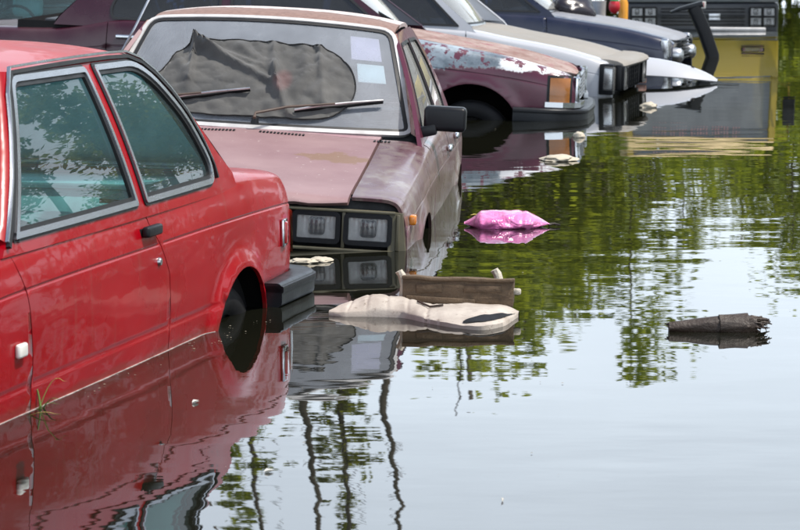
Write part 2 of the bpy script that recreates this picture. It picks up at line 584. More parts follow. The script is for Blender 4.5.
def panel(name, poly, mapf, mat, parent, hint, holes=(), du=.04, dv=.04, bd=.03, rows=(), lip=.014, side=1, off=0.):
    """a sheet over the polygon (u,v), bent by mapf, its edges turned in by lip; side=-1 mirrors it to the other flank"""
    loops = [densify(poly, bd)] + [densify(h, bd) for h in holes]
    pts, edges = [], []
    for lp in loops:
        b0 = len(pts)
        pts += lp
        edges += [(b0 + i, b0 + (i + 1) % len(lp)) for i in range(len(lp))]
    bp = list(pts)
    us = [p[0] for p in loops[0]]
    vs_ = [p[1] for p in loops[0]]
    u0, u1, v0, v1 = min(us), max(us), min(vs_), max(vs_)
    vv = []
    q = v0 + dv
    while q < v1 - dv * .3:
        if all(abs(q - r_) > dv * .45 for r_ in rows):
            vv.append(q)
        q += dv
    vv += [r_ for r_ in rows if v0 < r_ < v1]
    cell = max(bd, .02)
    hsh = {}
    for p in bp:
        hsh.setdefault((int(p[0] // cell), int(p[1] // cell)), []).append(p)
    def near(p, d):
        ci, cj = int(p[0] // cell), int(p[1] // cell)
        for i in (-1, 0, 1):
            for j in (-1, 0, 1):
                for r_ in hsh.get((ci + i, cj + j), ()):
                    if (r_[0] - p[0]) ** 2 + (r_[1] - p[1]) ** 2 < d * d:
                        return True
        return False
    nu = max(1, int(round((u1 - u0) / du)))
    for v in vv:
        for i in range(1, nu):
            p = (u0 + (u1 - u0) * i / nu, v)
            if inside(p, loops[0]) and not any(inside(p, h) for h in loops[1:]) and not near(p, min(du, dv, bd) * .45):
                pts.append(p)
    r_ = delaunay_2d_cdt([Vector(p) for p in pts], edges, [], 0, 1e-7)
    ov, oe, of = r_[0], r_[1], r_[2]
    tris = []
    for f in of:
        c = (sum(ov[i].x for i in f) / len(f), sum(ov[i].y for i in f) / len(f))
        if inside(c, loops[0]) and not any(inside(c, h) for h in loops[1:]):
            tris.append(tuple(f))
    hint = Vector(hint)
    P = [Vector(mapf(p.x, p.y)) for p in ov]
    Nn = [nrm(mapf, p.x, p.y, hint) for p in ov]
    if off:
        P = [p + n * off for p, n in zip(P, Nn)]
    F, ln = [], []
    for f in tris:
        a, b, c = (P[i] for i in f)
        if (b - a).cross(c - a).dot(Nn[f[0]]) < 0:
            f = f[::-1]
        F.append(f)
    cnt = {}
    for f in F:
        for i in range(len(f)):
            cnt[(f[i], f[(i + 1) % len(f)])] = 1
    bed = [e for e in cnt if (e[1], e[0]) not in cnt]
    nt = len(F)
    if lip:
        inn = {}
        for e in bed:
            for i in e:
                if i not in inn:
                    inn[i] = len(P)
                    P.append(P[i] - Nn[i] * lip)
        for a, b in bed:
            F.append((b, a, inn[a], inn[b]))
    used = sorted({i for f in F for i in f})
    rem = {i: k_ for k_, i in enumerate(used)}
    V = [P[i] for i in used]
    F2 = [tuple(rem[i] for i in f) for f in F]
    if side < 0:
        V = [Vector((v.x, -v.y, v.z)) for v in V]
        F2 = [f[::-1] for f in F2]
    me = bpy.data.meshes.new(name)
    me.from_pydata([tuple(v) for v in V], [], F2)
    me.update()
    me.shade_smooth()
    ls = []
    for pi, pl in enumerate(me.polygons):
        for li in pl.loop_indices:
            vi = used[me.loops[li].vertex_index]
            if pi < nt:
                n = Nn[vi]
                if side < 0:
                    n = Vector((n.x, -n.y, n.z))
                ls.append(tuple(n))
            else:
                ls.append(tuple(pl.normal))
    me.normals_split_custom_set(ls)
    me.materials.append(M[mat] if isinstance(mat, str) else mat)
    return link(bpy.data.objects.new(name, me), parent)
def ring(name, poly, mapf, d0, d1, h, mat, parent, hint, side=1, bd=.03, base=0.):
    """a raised moulding between two insets of a closed outline"""
    a = densify(poly, bd)
    O, I = inset(a, d0), inset(a, d1)
    n = len(a)
    hint = Vector(hint)
    V = []
    for p, q in zip(O, I):
        no, ni = nrm(mapf, *p, hint), nrm(mapf, *q, hint)
        po, pi_ = Vector(mapf(*p)), Vector(mapf(*q))
        V += [po + no * (base - .006), po + no * (base + h), pi_ + ni * (base + h), pi_ + ni * (base - .006)]
    F = []
    for i in range(n):
        j = (i + 1) % n
        for k_ in range(3):
            F.append((i * 4 + k_, j * 4 + k_, j * 4 + k_ + 1, i * 4 + k_ + 1))
    if side < 0:
        V = [Vector((v.x, -v.y, v.z)) for v in V]
    bm = bmesh.new()
    bv = [bm.verts.new(v) for v in V]
    for f in F:
        bm.faces.new([bv[q] for q in f])
    return bobj(name, bm, mat, parent, True, 40)
# ------------------------------------------------------------------ car bodies
def pchip(xs, ys):
    n = len(xs)
    h = [xs[i + 1] - xs[i] for i in range(n - 1)]
    dl = [(ys[i + 1] - ys[i]) / h[i] for i in range(n - 1)]
    m = [0] * n
    m[0], m[-1] = dl[0], dl[-1]
    for i in range(1, n - 1):
        if dl[i - 1] * dl[i] <= 0:
            m[i] = 0
        else:
            w1, w2 = 2 * h[i] + h[i - 1], h[i] + 2 * h[i - 1]
            m[i] = (w1 + w2) / (w1 / dl[i - 1] + w2 / dl[i])
    def f(x):
        x = min(max(x, xs[0]), xs[-1])
        i = 0
        while i < n - 2 and x > xs[i + 1]:
            i += 1
        t = (x - xs[i]) / h[i]
        return (ys[i] * (1 + 2 * t) * (1 - t) ** 2 + h[i] * m[i] * t * (1 - t) ** 2 +
                ys[i + 1] * t * t * (3 - 2 * t) + h[i] * m[i + 1] * t * t * (t - 1))
    return f
TS = .115     # metres per unit of the girth parameter, used to lay panels out flat
class Body:
    """girth parameter t: 0 floor edge, 1 sill, 2 lower crease, 4 waist crease, 6 shoulder, 9 centre line of hood or lid"""
    def __init__(s, st, sharp, arches=(), grooves=(), flare=.02, hoodcrease=None):
        st = sorted(st, key=lambda q: q[0])
        xs = [q[0] for q in st]
        s.n = len(st[0][1])
        s.fy = [pchip(xs, [q[1][j][0] for q in st]) for j in range(s.n)]
        s.fz = [pchip(xs, [q[1][j][1] for q in st]) for j in range(s.n)]
        s.sharp, s.arches, s.grooves, s.flare = sharp, arches, grooves, flare
        s.hoodcrease = hoodcrease
        s.cache = {}
    def ctl(s, x):
        k_ = round(x, 5)
        c = s.cache.get(k_)
        if c is None:
            c = [(s.fy[j](x), s.fz[j](x)) for j in range(s.n)]
            s.cache[k_] = c
        return c
    def base(s, x, t):
        c = s.ctl(x)
        t = min(max(t, 0), s.n - 1)
        if t < .5 or t > s.n - 1.5:
            i = 0 if t < .5 else s.n - 2
            f = t - i
            return (c[i][0] + (c[i + 1][0] - c[i][0]) * f, c[i][1] + (c[i + 1][1] - c[i][1]) * f)
        i = min(max(int(math.floor(t + .5)), 1), s.n - 2)
        f = t - i + .5
        a = ((c[i - 1][0] + c[i][0]) / 2, (c[i - 1][1] + c[i][1]) / 2)
        b = ((c[i + 1][0] + c[i][0]) / 2, (c[i + 1][1] + c[i][1]) / 2)
        p = c[i]
        sh = s.sharp.get(i, 1.)
        if sh < 1:
            e = (1 - sh) / 2
            a2 = (p[0] + (a[0] - p[0]) * sh, p[1] + (a[1] - p[1]) * sh)
            b2 = (p[0] + (b[0] - p[0]) * sh, p[1] + (b[1] - p[1]) * sh)
            if f < e:
                g = f / e
                return (a[0] + (a2[0] - a[0]) * g, a[1] + (a2[1] - a[1]) * g)
            if f > 1 - e:
                g = (f - 1 + e) / e
                return (b2[0] + (b[0] - b2[0]) * g, b2[1] + (b[1] - b2[1]) * g)
            a, b = a2, b2
            f = (f - e) / (1 - 2 * e)
        return tuple(a[k_] * (1 - f) ** 2 + 2 * p[k_] * f * (1 - f) + b[k_] * f * f for k_ in (0, 1))
    def __call__(s, x, v):
        t = v / TS
        y, z = s.base(x, t)
        for xw, zw, r_ in s.arches:
            d = math.hypot(x - xw, z - zw) - r_
            if -.1 < d < .2 and t < 6.2:
                y += s.flare * math.exp(-(max(d, 0) / .045) ** 2)
        for tc, dp in s.grooves:
            q = (t - tc) / .035
            if abs(q) < 3:
                y -= dp * math.exp(-q * q)
        if s.hoodcrease:
            yc, hh, x0 = s.hoodcrease
            if t > 6.6 and x > x0 - .3:
                z += hh * math.exp(-((y - yc) / .022) ** 2) + hh * .8 / (1 + math.exp((y - yc) / .02))
        return (x, y, z)
    def tz(s, x, z, hi=6.6):
        a, b = .6, hi
        for _ in range(26):
            m = (a + b) / 2
            if s.base(x, m)[1] < z:
                a = m
            else:
                b = m
        return (a + b) / 2
    def ty(s, x, y):
        a, b = 6., s.n - 1.
        for _ in range(26):
            m = (a + b) / 2
            if s.base(x, m)[0] > y:
                a = m
            else:
                b = m
        return (a + b) / 2
    def uv(s, x, z):
        return (x, s.tz(x, z) * TS)
def prof(w, zs, zl, zc, zb, zt, sh=.07, wl=.004, drop=.012):
    return [(w - .24, zs), (w - .035, zs), (w - wl, zl), (w, (zl + zc) / 2), (w - .004, zc), (w - .02, (zc + zb) / 2 + .012),
            (w - .045, zb), (w - .045 - sh, zb + .018), (w * .5, zt - drop), (0, zt)]

def frame(ox, oy, oz, yaw, pitch=0, roll=0):
    a, p, r_ = R(yaw), R(pitch), R(roll)
    f = Vector((math.cos(a), math.sin(a), 0))
    l = Vector((-math.sin(a), math.cos(a), 0))
    u = Vector((0, 0, 1))
    f, u = f * math.cos(p) + u * math.sin(p), u * math.cos(p) - f * math.sin(p)
    l, u = l * math.cos(r_) - u * math.sin(r_), u * math.cos(r_) + l * math.sin(r_)
    return Matrix(((f.x, l.x, u.x, ox), (f.y, l.y, u.y, oy), (f.z, l.z, u.z, oz), (0, 0, 0, 1)))

def wheel(parent, x, y, z, r, side):
    w = bpy.data.objects.new('wheel', None)
    w.empty_display_size = .1
    link(w, parent)
    w.location = (x, y * side, z)
    ww = .17
    s = side
    lathe('tyre', [(r * .64, -s * ww * .4), (r * .80, -s * ww * .5), (r * .95, -s * ww * .47), (r, -s * ww * .3), (r, -s * ww * .12), (r * .96, -s * ww * .11), (r * .96, -s * ww * .05), (r, -s * ww * .04), (r, s * ww * .06), (r * .96, s * ww * .07), (r * .96, s * ww * .13), (r, s * ww * .14), (r, s * ww * .3), (r * .985, s * ww * .4),
                   (r * .94, s * ww * .48), (r * .80, s * ww * .52), (r * .70, s * ww * .47), (r * .64, s * ww * .4)], 'rubber', w, n=36)
    lathe('rim', [(0, s * .052), (r * .16, s * .05), (r * .22, s * .03), (r * .42, s * .02), (r * .52, s * .035), (r * .60, s * .02), (r * .66, s * .062), (r * .66, s * -.05)], 'steel_rim', w, n=32)
    return w

def mount(name, parent):
    o = bpy.data.objects.new(name, None)
    o.empty_display_size = .08
    return link(o, parent)

def rect_lamp(parent, cx, cy, cz, w, h, face=1, bulb=True, rim='black_plastic', name='headlight', refl='reflector_silver'):
    """a sealed rectangular lamp that faces +x of the car"""
    e = mount(name, parent)
    mp = lambda u, v: (cx, u, v)
    P = roundpoly([(cy - w / 2, cz - h / 2), (cy + w / 2, cz - h / 2), (cy + w / 2, cz + h / 2), (cy - w / 2, cz + h / 2)], .012, 3)
    ring('bezel', P, mp, -.014, .006, .012, rim, e, (1, 0, 0), bd=.05)
    # reflector bowl
    vs, fs = [], []
    nx, ny = 9, 7
    for j in range(ny):
        for i in range(nx):
            a, b = i / (nx - 1) * 2 - 1, j / (ny - 1) * 2 - 1
            d = .034 * (1 - max(abs(a), abs(b)) ** 2.2)
            vs.append((cx - .004 - d, cy + a * w * .49, cz + b * h * .49))
    for j in range(ny - 1):
        for i in range(nx - 1):
            fs.append((j * nx + i, j * nx + i + 1, (j + 1) * nx + i + 1, (j + 1) * nx + i))
    mobj('reflector', vs, fs, refl, e, True)
    if bulb:
        bm = bmesh.new()
        bm_box(bm, (cx - .022, cy, cz + h * .02), (.036, w * .40, h * .72), bev=.015, seg=4)
        bobj('bulb_shield', bm, 'bulb_dark', e, True, 60)
    nx = 61
    vs, fs = [], []
    for j in range(ny):
        for i in range(nx):
            a, b = i / (nx - 1) * 2 - 1, j / (ny - 1) * 2 - 1
            vs.append((cx + .002 + .008 * (1 - a * a) * (1 - b * b) + .0012 * math.sin(a * 28), cy + a * w * .492, cz + b * h * .492))
    for j in range(ny - 1):
        for i in range(nx - 1):
            fs.append((j * nx + i, j * nx + i + 1, (j + 1) * nx + i + 1, (j + 1) * nx + i))
    mobj('lens', vs, fs, 'lamp_glass', e, True)
    return e

def ruled(bot, top, bulge=0., nb=(1, 0, .4)):
    """surface between two curves given as functions of s in -1..1; v runs 0..1"""
    nb = Vector(nb)
    def f(s_, v):
        b, t = Vector(bot(s_)), Vector(top(s_))
        return b + (t - b) * v + nb * (bulge * 4 * v * (1 - v))
    return f

def build_car(c):
    """shell of a car from a description: panels, glass, pillars, wheels, wells, interior"""
    B = c['body']
    root = empty(c['name'], c['frame'])
    pm = c['paint']
    cell = c.get('cell', .045)
    L = (0, 1, .5)
    rows = [(tc + q) * TS for tc, _ in B.grooves for q in (-.09, -.045, 0, .045, .09)]
    kw = dict(du=cell, dv=cell * .75, bd=c.get('bd', .03), rows=rows)
    TH = c.get('th', 7.15) * TS          # girth of the hood or lid gap
    g = .0028
    def edge(pts, dx=0.):
        return [(B.uv(x, z)[0] + dx, B.uv(x, z)[1]) for x, z in pts]
    def arch_pts(x, z, r_, lo=.24):
        a0 = math.asin(min(1, max(-1, (lo - z) / r_)))
        a = [a0 + (math.pi - 2 * a0) * i / 26 for i in range(27)]
        return [(x + r_ * math.cos(q), z + r_ * math.sin(q)) for q in a]        # from front to rear over the top
    lo = .24
    (fx, fz, fr), (rx, rz, rr) = c['wheels']
    D = c['doors']                        # list of (front_edge, rear_edge), (x,z) points from top to bottom
    beltv = c.get('beltt', 6.55) * TS
    for side in (1, -1):
        for k_, (fe, re) in enumerate(D):
            poly = edge([fe[0]], -g)[:0]
            f_ = edge(fe, -g)
            r_ = edge(re, g)
            f_[0] = (f_[0][0], beltv)
            r_[0] = (r_[0][0], beltv)
            door = panel('door', r_[::-1] + f_, B, pm.get('door', pm['side']), root, L, side=side, **kw)
            hx, hz = c['handles'][k_]
            if c.get('handle', 'bar') == 'flap':
                pv = Vector(B(*B.uv(hx, hz)))
                e = mount('door_handle', door)
                boxo('pull', (hx - .035, (pv.y + .016) * side, hz + .004), (.135, .026, .034), 'black_plastic', e, bev=.009, seg=3)
                boxo('recess', (hx - .03, (pv.y - .001) * side, hz - .012), (.125, .006, .052), 'rubber', e, bev=.002)
                lathe('lock', [(0, side * .006), (.011, side * .006), (.014, 0), (.014, side * -.01)], 'worn_chrome', door, n=14,
                      loc=(hx - .10, (B(*B.uv(hx - .10, hz - .10))[1] + .003) * side, hz - .10))
            else:
                pv = Vector(B(*B.uv(hx, hz)))
                boxo('door_handle', (hx, (pv.y + .014) * side, hz), (.15, .026, .03), 'chrome', door, bev=.01, seg=3)
        # front fender
        fe = D[0][0]
        f_ = edge(fe, g)
        f_[0] = (f_[0][0], TH - .002)
        nose = c['nose']
        bot = []
        for x, z in arch_pts(fx, fz, fr):
            bot.append(B.uv(x, z))
        poly = f_[::-1]                                     # bottom to top along the door gap
        poly = [(f_[-1][0], B.uv(f_[-1][0], lo)[1])] + poly[1:]
        nb = B.uv(nose, c.get('nose_lo', .3))[1]
        poly += [(nose, TH - .002), (nose, nb), (nose - .03, B.uv(nose - .03, lo)[1])]
        ff = panel('front_fender', poly + bot, B, pm.get('fender', pm['side']), root, L, side=side, **kw)
        # rear quarter
        re = D[-1][1]
        r_ = edge(re, -g)
        r_[0] = (r_[0][0], c.get('quarter_t', 7.15) * TS - .002)
        tail = c['tail']
        ap = [B.uv(x, z) for x, z in arch_pts(rx, rz, rr)][::-1]      # rear to front
        poly = [(r_[-1][0], B.uv(r_[-1][0], lo)[1])] + r_[::-1][1:]
        poly += [(tail, r_[0][1]), (tail, B.uv(tail, .3)[1]), (tail + .03, B.uv(tail + .03, lo)[1])]
        panel('rear_quarter', poly + ap, B, pm['side'], root, L, side=side, **kw)
        # wells and wheels
        for (x, z, r_), nm in (((fx, fz, fr), 0), ((rx, rz, rr), 1)):
            vs, fs = [], []
            nseg = 24
            for i in range(nseg + 1):
                a = -.35 + (math.pi + .7) * i / nseg
                yo = B.base(x, 3)[0] + .004
                for y_ in (.42, yo):
                    vs.append((x + (r_ + .012) * math.cos(a), y_ * side, z + (r_ + .012) * math.sin(a)))
            for i in range(nseg):
                fs.append((i * 2, i * 2 + 1, i * 2 + 3, i * 2 + 2))
            fs.append(tuple(i * 2 for i in range(nseg + 1)))
            mobj('wheel_well', vs, fs, 'well_black', root, True, 40)
            wheel(root, x, B.base(x, 3)[0] - c.get('wheel_in', .13), c.get('wheel_z', z), c.get('wheel_r', r_ - .04), side)
    # hood and boot lid: whole width panels, laid out over (x, s) with s along the girth, mirrored about the centre line
    tm = (B.n - 1) * TS
    def full(x, v):            # v in -(tm-TH)..(tm-TH), 0 on the centre line
        p = B(x, tm - abs(v))
        return (p[0], p[1] if v >= 0 else -p[1], p[2])
    hw = tm - TH - g
    hx0, hx1 = c['hood']
    bow = c.get('hood_bow', .03)
    hood = [(hx0, -hw), (hx0, hw)] + [(hx1 - bow * abs(q) ** 2.2, q * hw) for q in [1 - i / 10 for i in range(21)]]
    panel('hood', hood, full, pm.get('hood', pm['side']), root, (0, 0, 1), du=cell, dv=cell, bd=c.get('bd', .03), lip=.03)
    cx0 = c['cowl']
    cow = [(cx0, -hw), (cx0, hw), (hx0 - 2 * g, hw), (hx0 - 2 * g, -hw)]
    panel('cowl', cow, full, pm.get('cowl', pm['side']), root, (0, 0, 1), du=cell, dv=cell * 1.5, bd=.05, lip=.02)
    if c.get('lid'):
        lx0, lx1 = c['lid']
        panel('trunk_lid', [(lx0, -hw), (lx1, -hw), (lx1, hw), (lx0, hw)], full, pm.get('lid', pm['side']), root, (0, 0, 1), du=cell, dv=cell, bd=.04)
    # end caps
    for x, nm, ts in ((c['nose'] - c.get('cap_in', .10), 'nose_panel', c.get('nose_t', 7.)), (c['tail'] + .004, 'tail_panel', 9.)):
        pts = [B(x, t_ * TS * ts / 9.) for t_ in [i * .25 for i in range(4, 37)]]
        vs = [Vector(p) for p in pts] + [Vector((p[0], -p[1], p[2])) for p in pts[::-1]]
        mobj(nm, vs, [tuple(range(len(vs)))], pm.get(nm, pm['side']), root)
    # greenhouse
    G = c['gh']
    yb, zb, k_, tp = G['yb'], G['zb'], G['k'], G.get('taper', .015)
    def gs(x, z):
        h = (z - zb) / max(.01, G['zr'] - zb)
        return (x, yb - k_ * (z - zb) - tp * ((x - G['xm']) ** 2) + .012 * 4 * h * (1 - h), z)
    c['gs'] = gs
    for side in (1, -1):
        panel('window_surround', G['outline'], gs, pm.get('surround', pm['side']), root, L, holes=[w for w in G['windows']], du=.08, dv=.08, bd=.025, lip=.02, side=side)
        for wi, w in enumerate(G['windows']):
            d = 0.
            for nm, wd, h, mt in G['trim']:
                ring(nm, w, gs, d, d + wd, h, mt, root, L, side=side, bd=.03)
                d += wd
            panel('side_window', inset(densify(w, .06), d - .006), gs, G.get('glass', 'side_glass'), root, L, du=.1, dv=.1, bd=.06, lip=0, side=side, off=-.006)
    # roof
    rf = c['roof']
    xf, xr = rf['x']
    fyr = lambda x: gs(x, rf['zr'])[1] - .004
    zl = pchip([xr, xr + .25, (xf + xr) / 2, xf - .25, xf], [rf['zr'] - rf.get('rear_drop', .025), rf['zr'], rf['zr'] + .004, rf['zr'] - .001, rf['zr'] - rf.get('front_drop', .02)])
    def roofm(x, s_):
        q = min(1.02, abs(s_))
        return (x, s_ * fyr(x), zl(x) + rf['crown'] * (1 - q ** 2.6))
    fb = rf.get('bow', .06)
    poly = [(xf + fb * (1 - q * q), q) for q in [-1 + i / 8 for i in range(17)]] + [(xr - fb * .5 * (1 - q * q), q) for q in [1 - i / 8 for i in range(17)]]
    panel('roof', poly, roofm, pm.get('roof', pm['side']), root, (0, 0, 1), du=.06, dv=.08, bd=.04, lip=.02)
    # windscreen and rear window
    def screen(nm, b, t, gl, hint, bulge):
        (bx, by, bz, bb), (tx, ty, tz_, tb) = b, t
        sg = 1 if hint[0] > 0 else -1
        f = ruled(lambda q: (bx + sg * bb * (1 - q * q), by * q, bz), lambda q: (tx + sg * tb * (1 - q * q), ty * q, tz_ + .028 * (1 - q * q)), bulge, hint)
        P = roundpoly([(-1, 0), (1, 0), (1, 1), (-1, 1)], [.06, .06, .1, .1], 4)
        gl_o = panel(nm, P, f, gl, root, hint, du=.1, dv=.1, bd=.08, lip=0)
        for tn, o0, o1, h, mt in c['screen_trim']:
            # outline mouldings, widths in metres turned into the screen's own units
            V, F = [], []
            PP = densify(P, .06)
            n = len(PP)
            pts = [Vector(f(*p)) for p in PP]
            nn = [nrm(f, *p, Vector(hint)) for p in PP]
            for i in range(n):
                tg = (pts[(i + 1) % n] - pts[i - 1]).normalized()
                w_ = nn[i].cross(tg).normalized()
                for o_, h_ in ((o0, -.006), (o0, h), (o1, h), (o1, -.006)):
                    V.append(pts[i] - w_ * o_ + nn[i] * h_)
            for i in range(n):
                j = (i + 1) % n
                for q in range(3):
                    F.append((i * 4 + q, j * 4 + q, j * 4 + q + 1, i * 4 + q + 1))
            mobj(tn, V, F, mt, gl_o, True, 30)
        return f, gl_o
    c['ws'], c['ws_obj'] = screen('windshield', *c['windshield'], c.get('ws_glass', 'screen_glass'), (1, 0, .6), c.get('ws_bulge', .03))
    screen('rear_window', *c['rear_window'], G.get('glass', 'side_glass'), (-1, 0, .5), .02)
    # pillars between the screens and the side surrounds
    for side in (1, -1):
        for (b, t, line, nm, sg) in ((*c['windshield'], G['apil'], 'windshield_pillar', 1), (*c['rear_window'], G['cpil'], 'rear_pillar', -1)):
            vs, fs = [], []
            n = 14
            for i in range(n + 1):
                q = i / n
                (bx, by, bz, bb), (tx, ty, tz_, tb) = b, t
                e = 1.012
                A = Vector((bx + (tx - bx) * q, (by + (ty - by) * q) * e, bz + (tz_ - bz) * q))
                if sg > 0:
                    A += Vector((1, 0, .6)) * (c.get('ws_bulge', .03) * 0)
                # point on the surround's outline at the same fraction of its height
                seg = len(line) - 1
                u_ = q * seg
                k2 = min(int(u_), seg - 1)
                f_ = u_ - k2
                lx = line[k2][0] + (line[k2 + 1][0] - line[k2][0]) * f_
                lz = line[k2][1] + (line[k2 + 1][1] - line[k2][1]) * f_
                Bp = Vector(gs(lx, lz)) + Vector((0, -.001, 0))
                mid = (A + Bp) / 2 + Vector((.012 * sg, .006, 0))
                for p in (A, mid, Bp):
                    vs.append(Vector((p.x, p.y * side, p.z)))
            for i in range(n):
                for j in (0, 1):
                    fs.append((i * 3 + j, i * 3 + j + 1, (i + 1) * 3 + j + 1, (i + 1) * 3 + j))
            mobj(nm, vs, fs, pm.get('pillar' if sg > 0 else 'cpillar', pm['side']), root, True)
    # interior
    ix0, ix1 = c['tail'] + .55, c['cowl'] + .25
    w = B.base(0, 3)[0] - .07
    vs, fs = [], []
    zs_ = c.get('sillz', zb) - .02
    for x in (ix0, ix1):
        vs += [(x, -w, .24), (x, w, .24), (x, w - .03, zs_), (x, -w + .03, zs_)]
    fs = [(0, 4, 5, 1), (1, 5, 6, 2), (0, 3, 7, 4), (0, 1, 2, 3), (4, 7, 6, 5)]
    mobj('interior_trim', vs, fs, c.get('trim_mat', 'dark_inside'), root)
    boxo('dashboard', (c['cowl'] - .12, 0, zs_ - .06), (.34, 2 * w - .08, .2), 'dark_vinyl', root, bev=.05, seg=3)
    sm = c.get('seat_mat', 'dark_vinyl')
    seat(root, c['seat_x'][0], .36, zs_, sm, .50, headrest=c.get('headrests', True))
    seat(root, c['seat_x'][0], -.36, zs_, sm, .50, headrest=c.get('headrests', True))
    seat(root, c['seat_x'][1], 0, zs_ - .02, sm, 1.22, headrest=False)
    vs = [( -.035 + c['seat_x'][0] + .62 , -.36 + .18 * math.cos(a), zs_ - .02 + .17 * math.sin(a)) for a in [2 * math.pi * i / 24 for i in range(24)]]
    vs = [(v[0] - (v[2] - zs_) * .45, v[1], v[2]) for v in vs]
    tubeo('steering_wheel', vs, .013, 'black_plastic', root, closed=True, up=(1, 0, .3))
    boxo('parcel_shelf', (c['seat_x'][1] - .36, 0, zs_ + .0), (.36, 1.2, .02), c.get('shelf_mat', 'dark_vinyl'), root, bev=.006)
    return root

def seat(parent, x, y, ztop, mat, w, headrest=True):
    """pleated cushion and back; faces +x"""
    e = mount('seat', parent)
    e.location = (x, y, 0)
    for nm, org, ln, th, up in (('backrest', (-.16, ztop - .40), .44, .13, 1), ('cushion', (.12, ztop - .46), .46, .14, 0)):
        vs, fs = [], []
        nu, nv = int(w / .018), 12
        for i in range(nu + 1):
            a = i / nu
            yy = (a - .5) * w
            edge_ = min(1, min(a, 1 - a) * w / .05)
            pl = .012 * abs(math.sin(math.pi * yy / .09)) ** .6
            for j in range(nv + 1):
                q = j / nv
                cr = math.sin(math.pi * min(1, max(0, q))) ** .35
                t = th * (.35 + .65 * cr) * (.4 + .6 * edge_ ** .5) * .5 + pl * cr * edge_
                s_ = (q - .5) * ln
                if up:
                    vs.append((org[0] + t - s_ * .22, yy, org[1] + .18 + s_))
                    if j == nv or j == 0:
                        vs[-1] = (org[0] - s_ * .22, yy, org[1] + .18 + s_)
                else:
                    vs.append((org[0] + s_, yy, org[1] + t + .05))
        m = nv + 1
        for i in range(nu):
            for j in range(nv):
                fs.append((i * m + j, (i + 1) * m + j, (i + 1) * m + j + 1, i * m + j + 1))
        mobj(nm, vs, fs, mat, e, True)
    b = boxo('seat_back_shell', (-.175, 0, ztop - .24), (.05, w * .96, .5), mat, e, rot=Matrix.Rotation(-.2, 3, 'Y'), bev=.02, seg=3)
    if headrest:
        boxo('headrest', (-.235, 0, ztop + .12), (.09, .27, .17), mat, e, rot=Matrix.Rotation(-.2, 3, 'Y'), bev=.04, seg=4)
        boxo('headrest_post', (-.225, 0, ztop + .03), (.012, .10, .08), 'worn_chrome', e, bev=.003)
# ------------------------------------------------------------------ ground, water
def fbm(x, y, s, o=3):
    return noise.fractal(Vector((x * s, y * s, 3.1)), 1.0, 2.0, o)
def ground_mat():
    k = NT('mud_ground')
    n1 = k.noise(.35, 7, .65)
    n2 = k.noise(6, 6, .7)
    c = k.mix(k.ramp(n1, [(.4, 0.), (.6, 1.)]), (.075, .06, .035), (.045, .065, .02))
    c = k.mix(k.maprange(n2, .4, .7, 0, .5), c, (.10, .085, .045))
    k.set(col=c, rough=.95, normal=k.bump(n2, .03))
    M['mud_ground'] = k.m
ground_mat()
def terrain(x, y):
    # a shallow flooded yard inside low banks
    dx = max(x - 18.5, -42 - x, 0)  # unseen right bank drawn in so its trees deepen the red paint
    dy = max(y - 56, 0, -9 - y)
    d = math.hypot(dx, dy)
    z = -.47 + .02 * fbm(x, y, .35)
    return z + (1 - math.exp(-d / 7.)) * 1.1 + .25 * (1 - math.exp(-d / 20)) * fbm(x, y, .05)
gx = sorted(set([-900, -500, -300, -180, -120, -90] + [i * 2. for i in range(-36, 37)] + [90, 120, 180, 300, 500, 900]))
gy = sorted(set([-500, -250, -120, -70, -40] + [i * 2. for i in range(-14, 50)] + [115, 140, 200, 300, 500, 900, 1500]))
vs = [(x, y, terrain(x, y)) for y in gy for x in gx]
nx = len(gx)
fs = [(j * nx + i, j * nx + i + 1, (j + 1) * nx + i + 1, (j + 1) * nx + i) for j in range(len(gy) - 1) for i in range(nx - 1)]
tag(mobj('ground', vs, fs, 'mud_ground', None, True), kind='structure')

def water_mat():
    k = NT('flood_water')
    co = k.co((1, 1, 1))
    murk = k.noise(.22, 4, .5)
    c = k.mix(k.ramp(murk, [(.35, 0.), (.65, 1.)]), (.006, .0065, .004), (.011, .011, .007))
    # ripples: short chop, longer undulation, both fading in calm patches
    ch = k.noise(2.0, 2, .45, k.co((.62, 1.0, 1)))
    mid = k.noise(.75, 2, .5, k.co((.6, 1.0, 1), loc=(4, 9, 0)))
    fine = k.noise(8.5, 2, .5, k.co((.5, 1.0, 1), loc=(1, 3, 0)))
    calm = k.maprange(k.noise(.16, 3, .55, k.co((1, .6, 1), loc=(2.4, 6.2, 0))), .35, .68, .45, 1.9)
    far = k.maprange(k.sep(co)[1], 9., 24., 1.0, .38)
    amp = k.math('MULTIPLY', calm, far)
    h = k.math('ADD', k.math('MULTIPLY', ch, 1.0), k.math('MULTIPLY', mid, 2.4))
    h = k.math('ADD', h, k.math('MULTIPLY', fine, .10))
    h = k.math('MULTIPLY', h, amp)
    k.set(col=c, rough=.01, ior=1.42, normal=k.bump(h, WATER_H), spec=.5)
    M['flood_water'] = k.m
WATER_H = .0032
water_mat()
wx = [-120, -40, -10, 10, 40, 120]
wy = [-60, -4, 6, 20, 45, 75]
vs = [(x, y, 0) for y in wy for x in wx]
fs = [(j * 6 + i, j * 6 + i + 1, (j + 1) * 6 + i + 1, (j + 1) * 6 + i) for j in range(5) for i in range(5)]
tag(mobj('water', vs, fs, 'flood_water'), kind='structure')

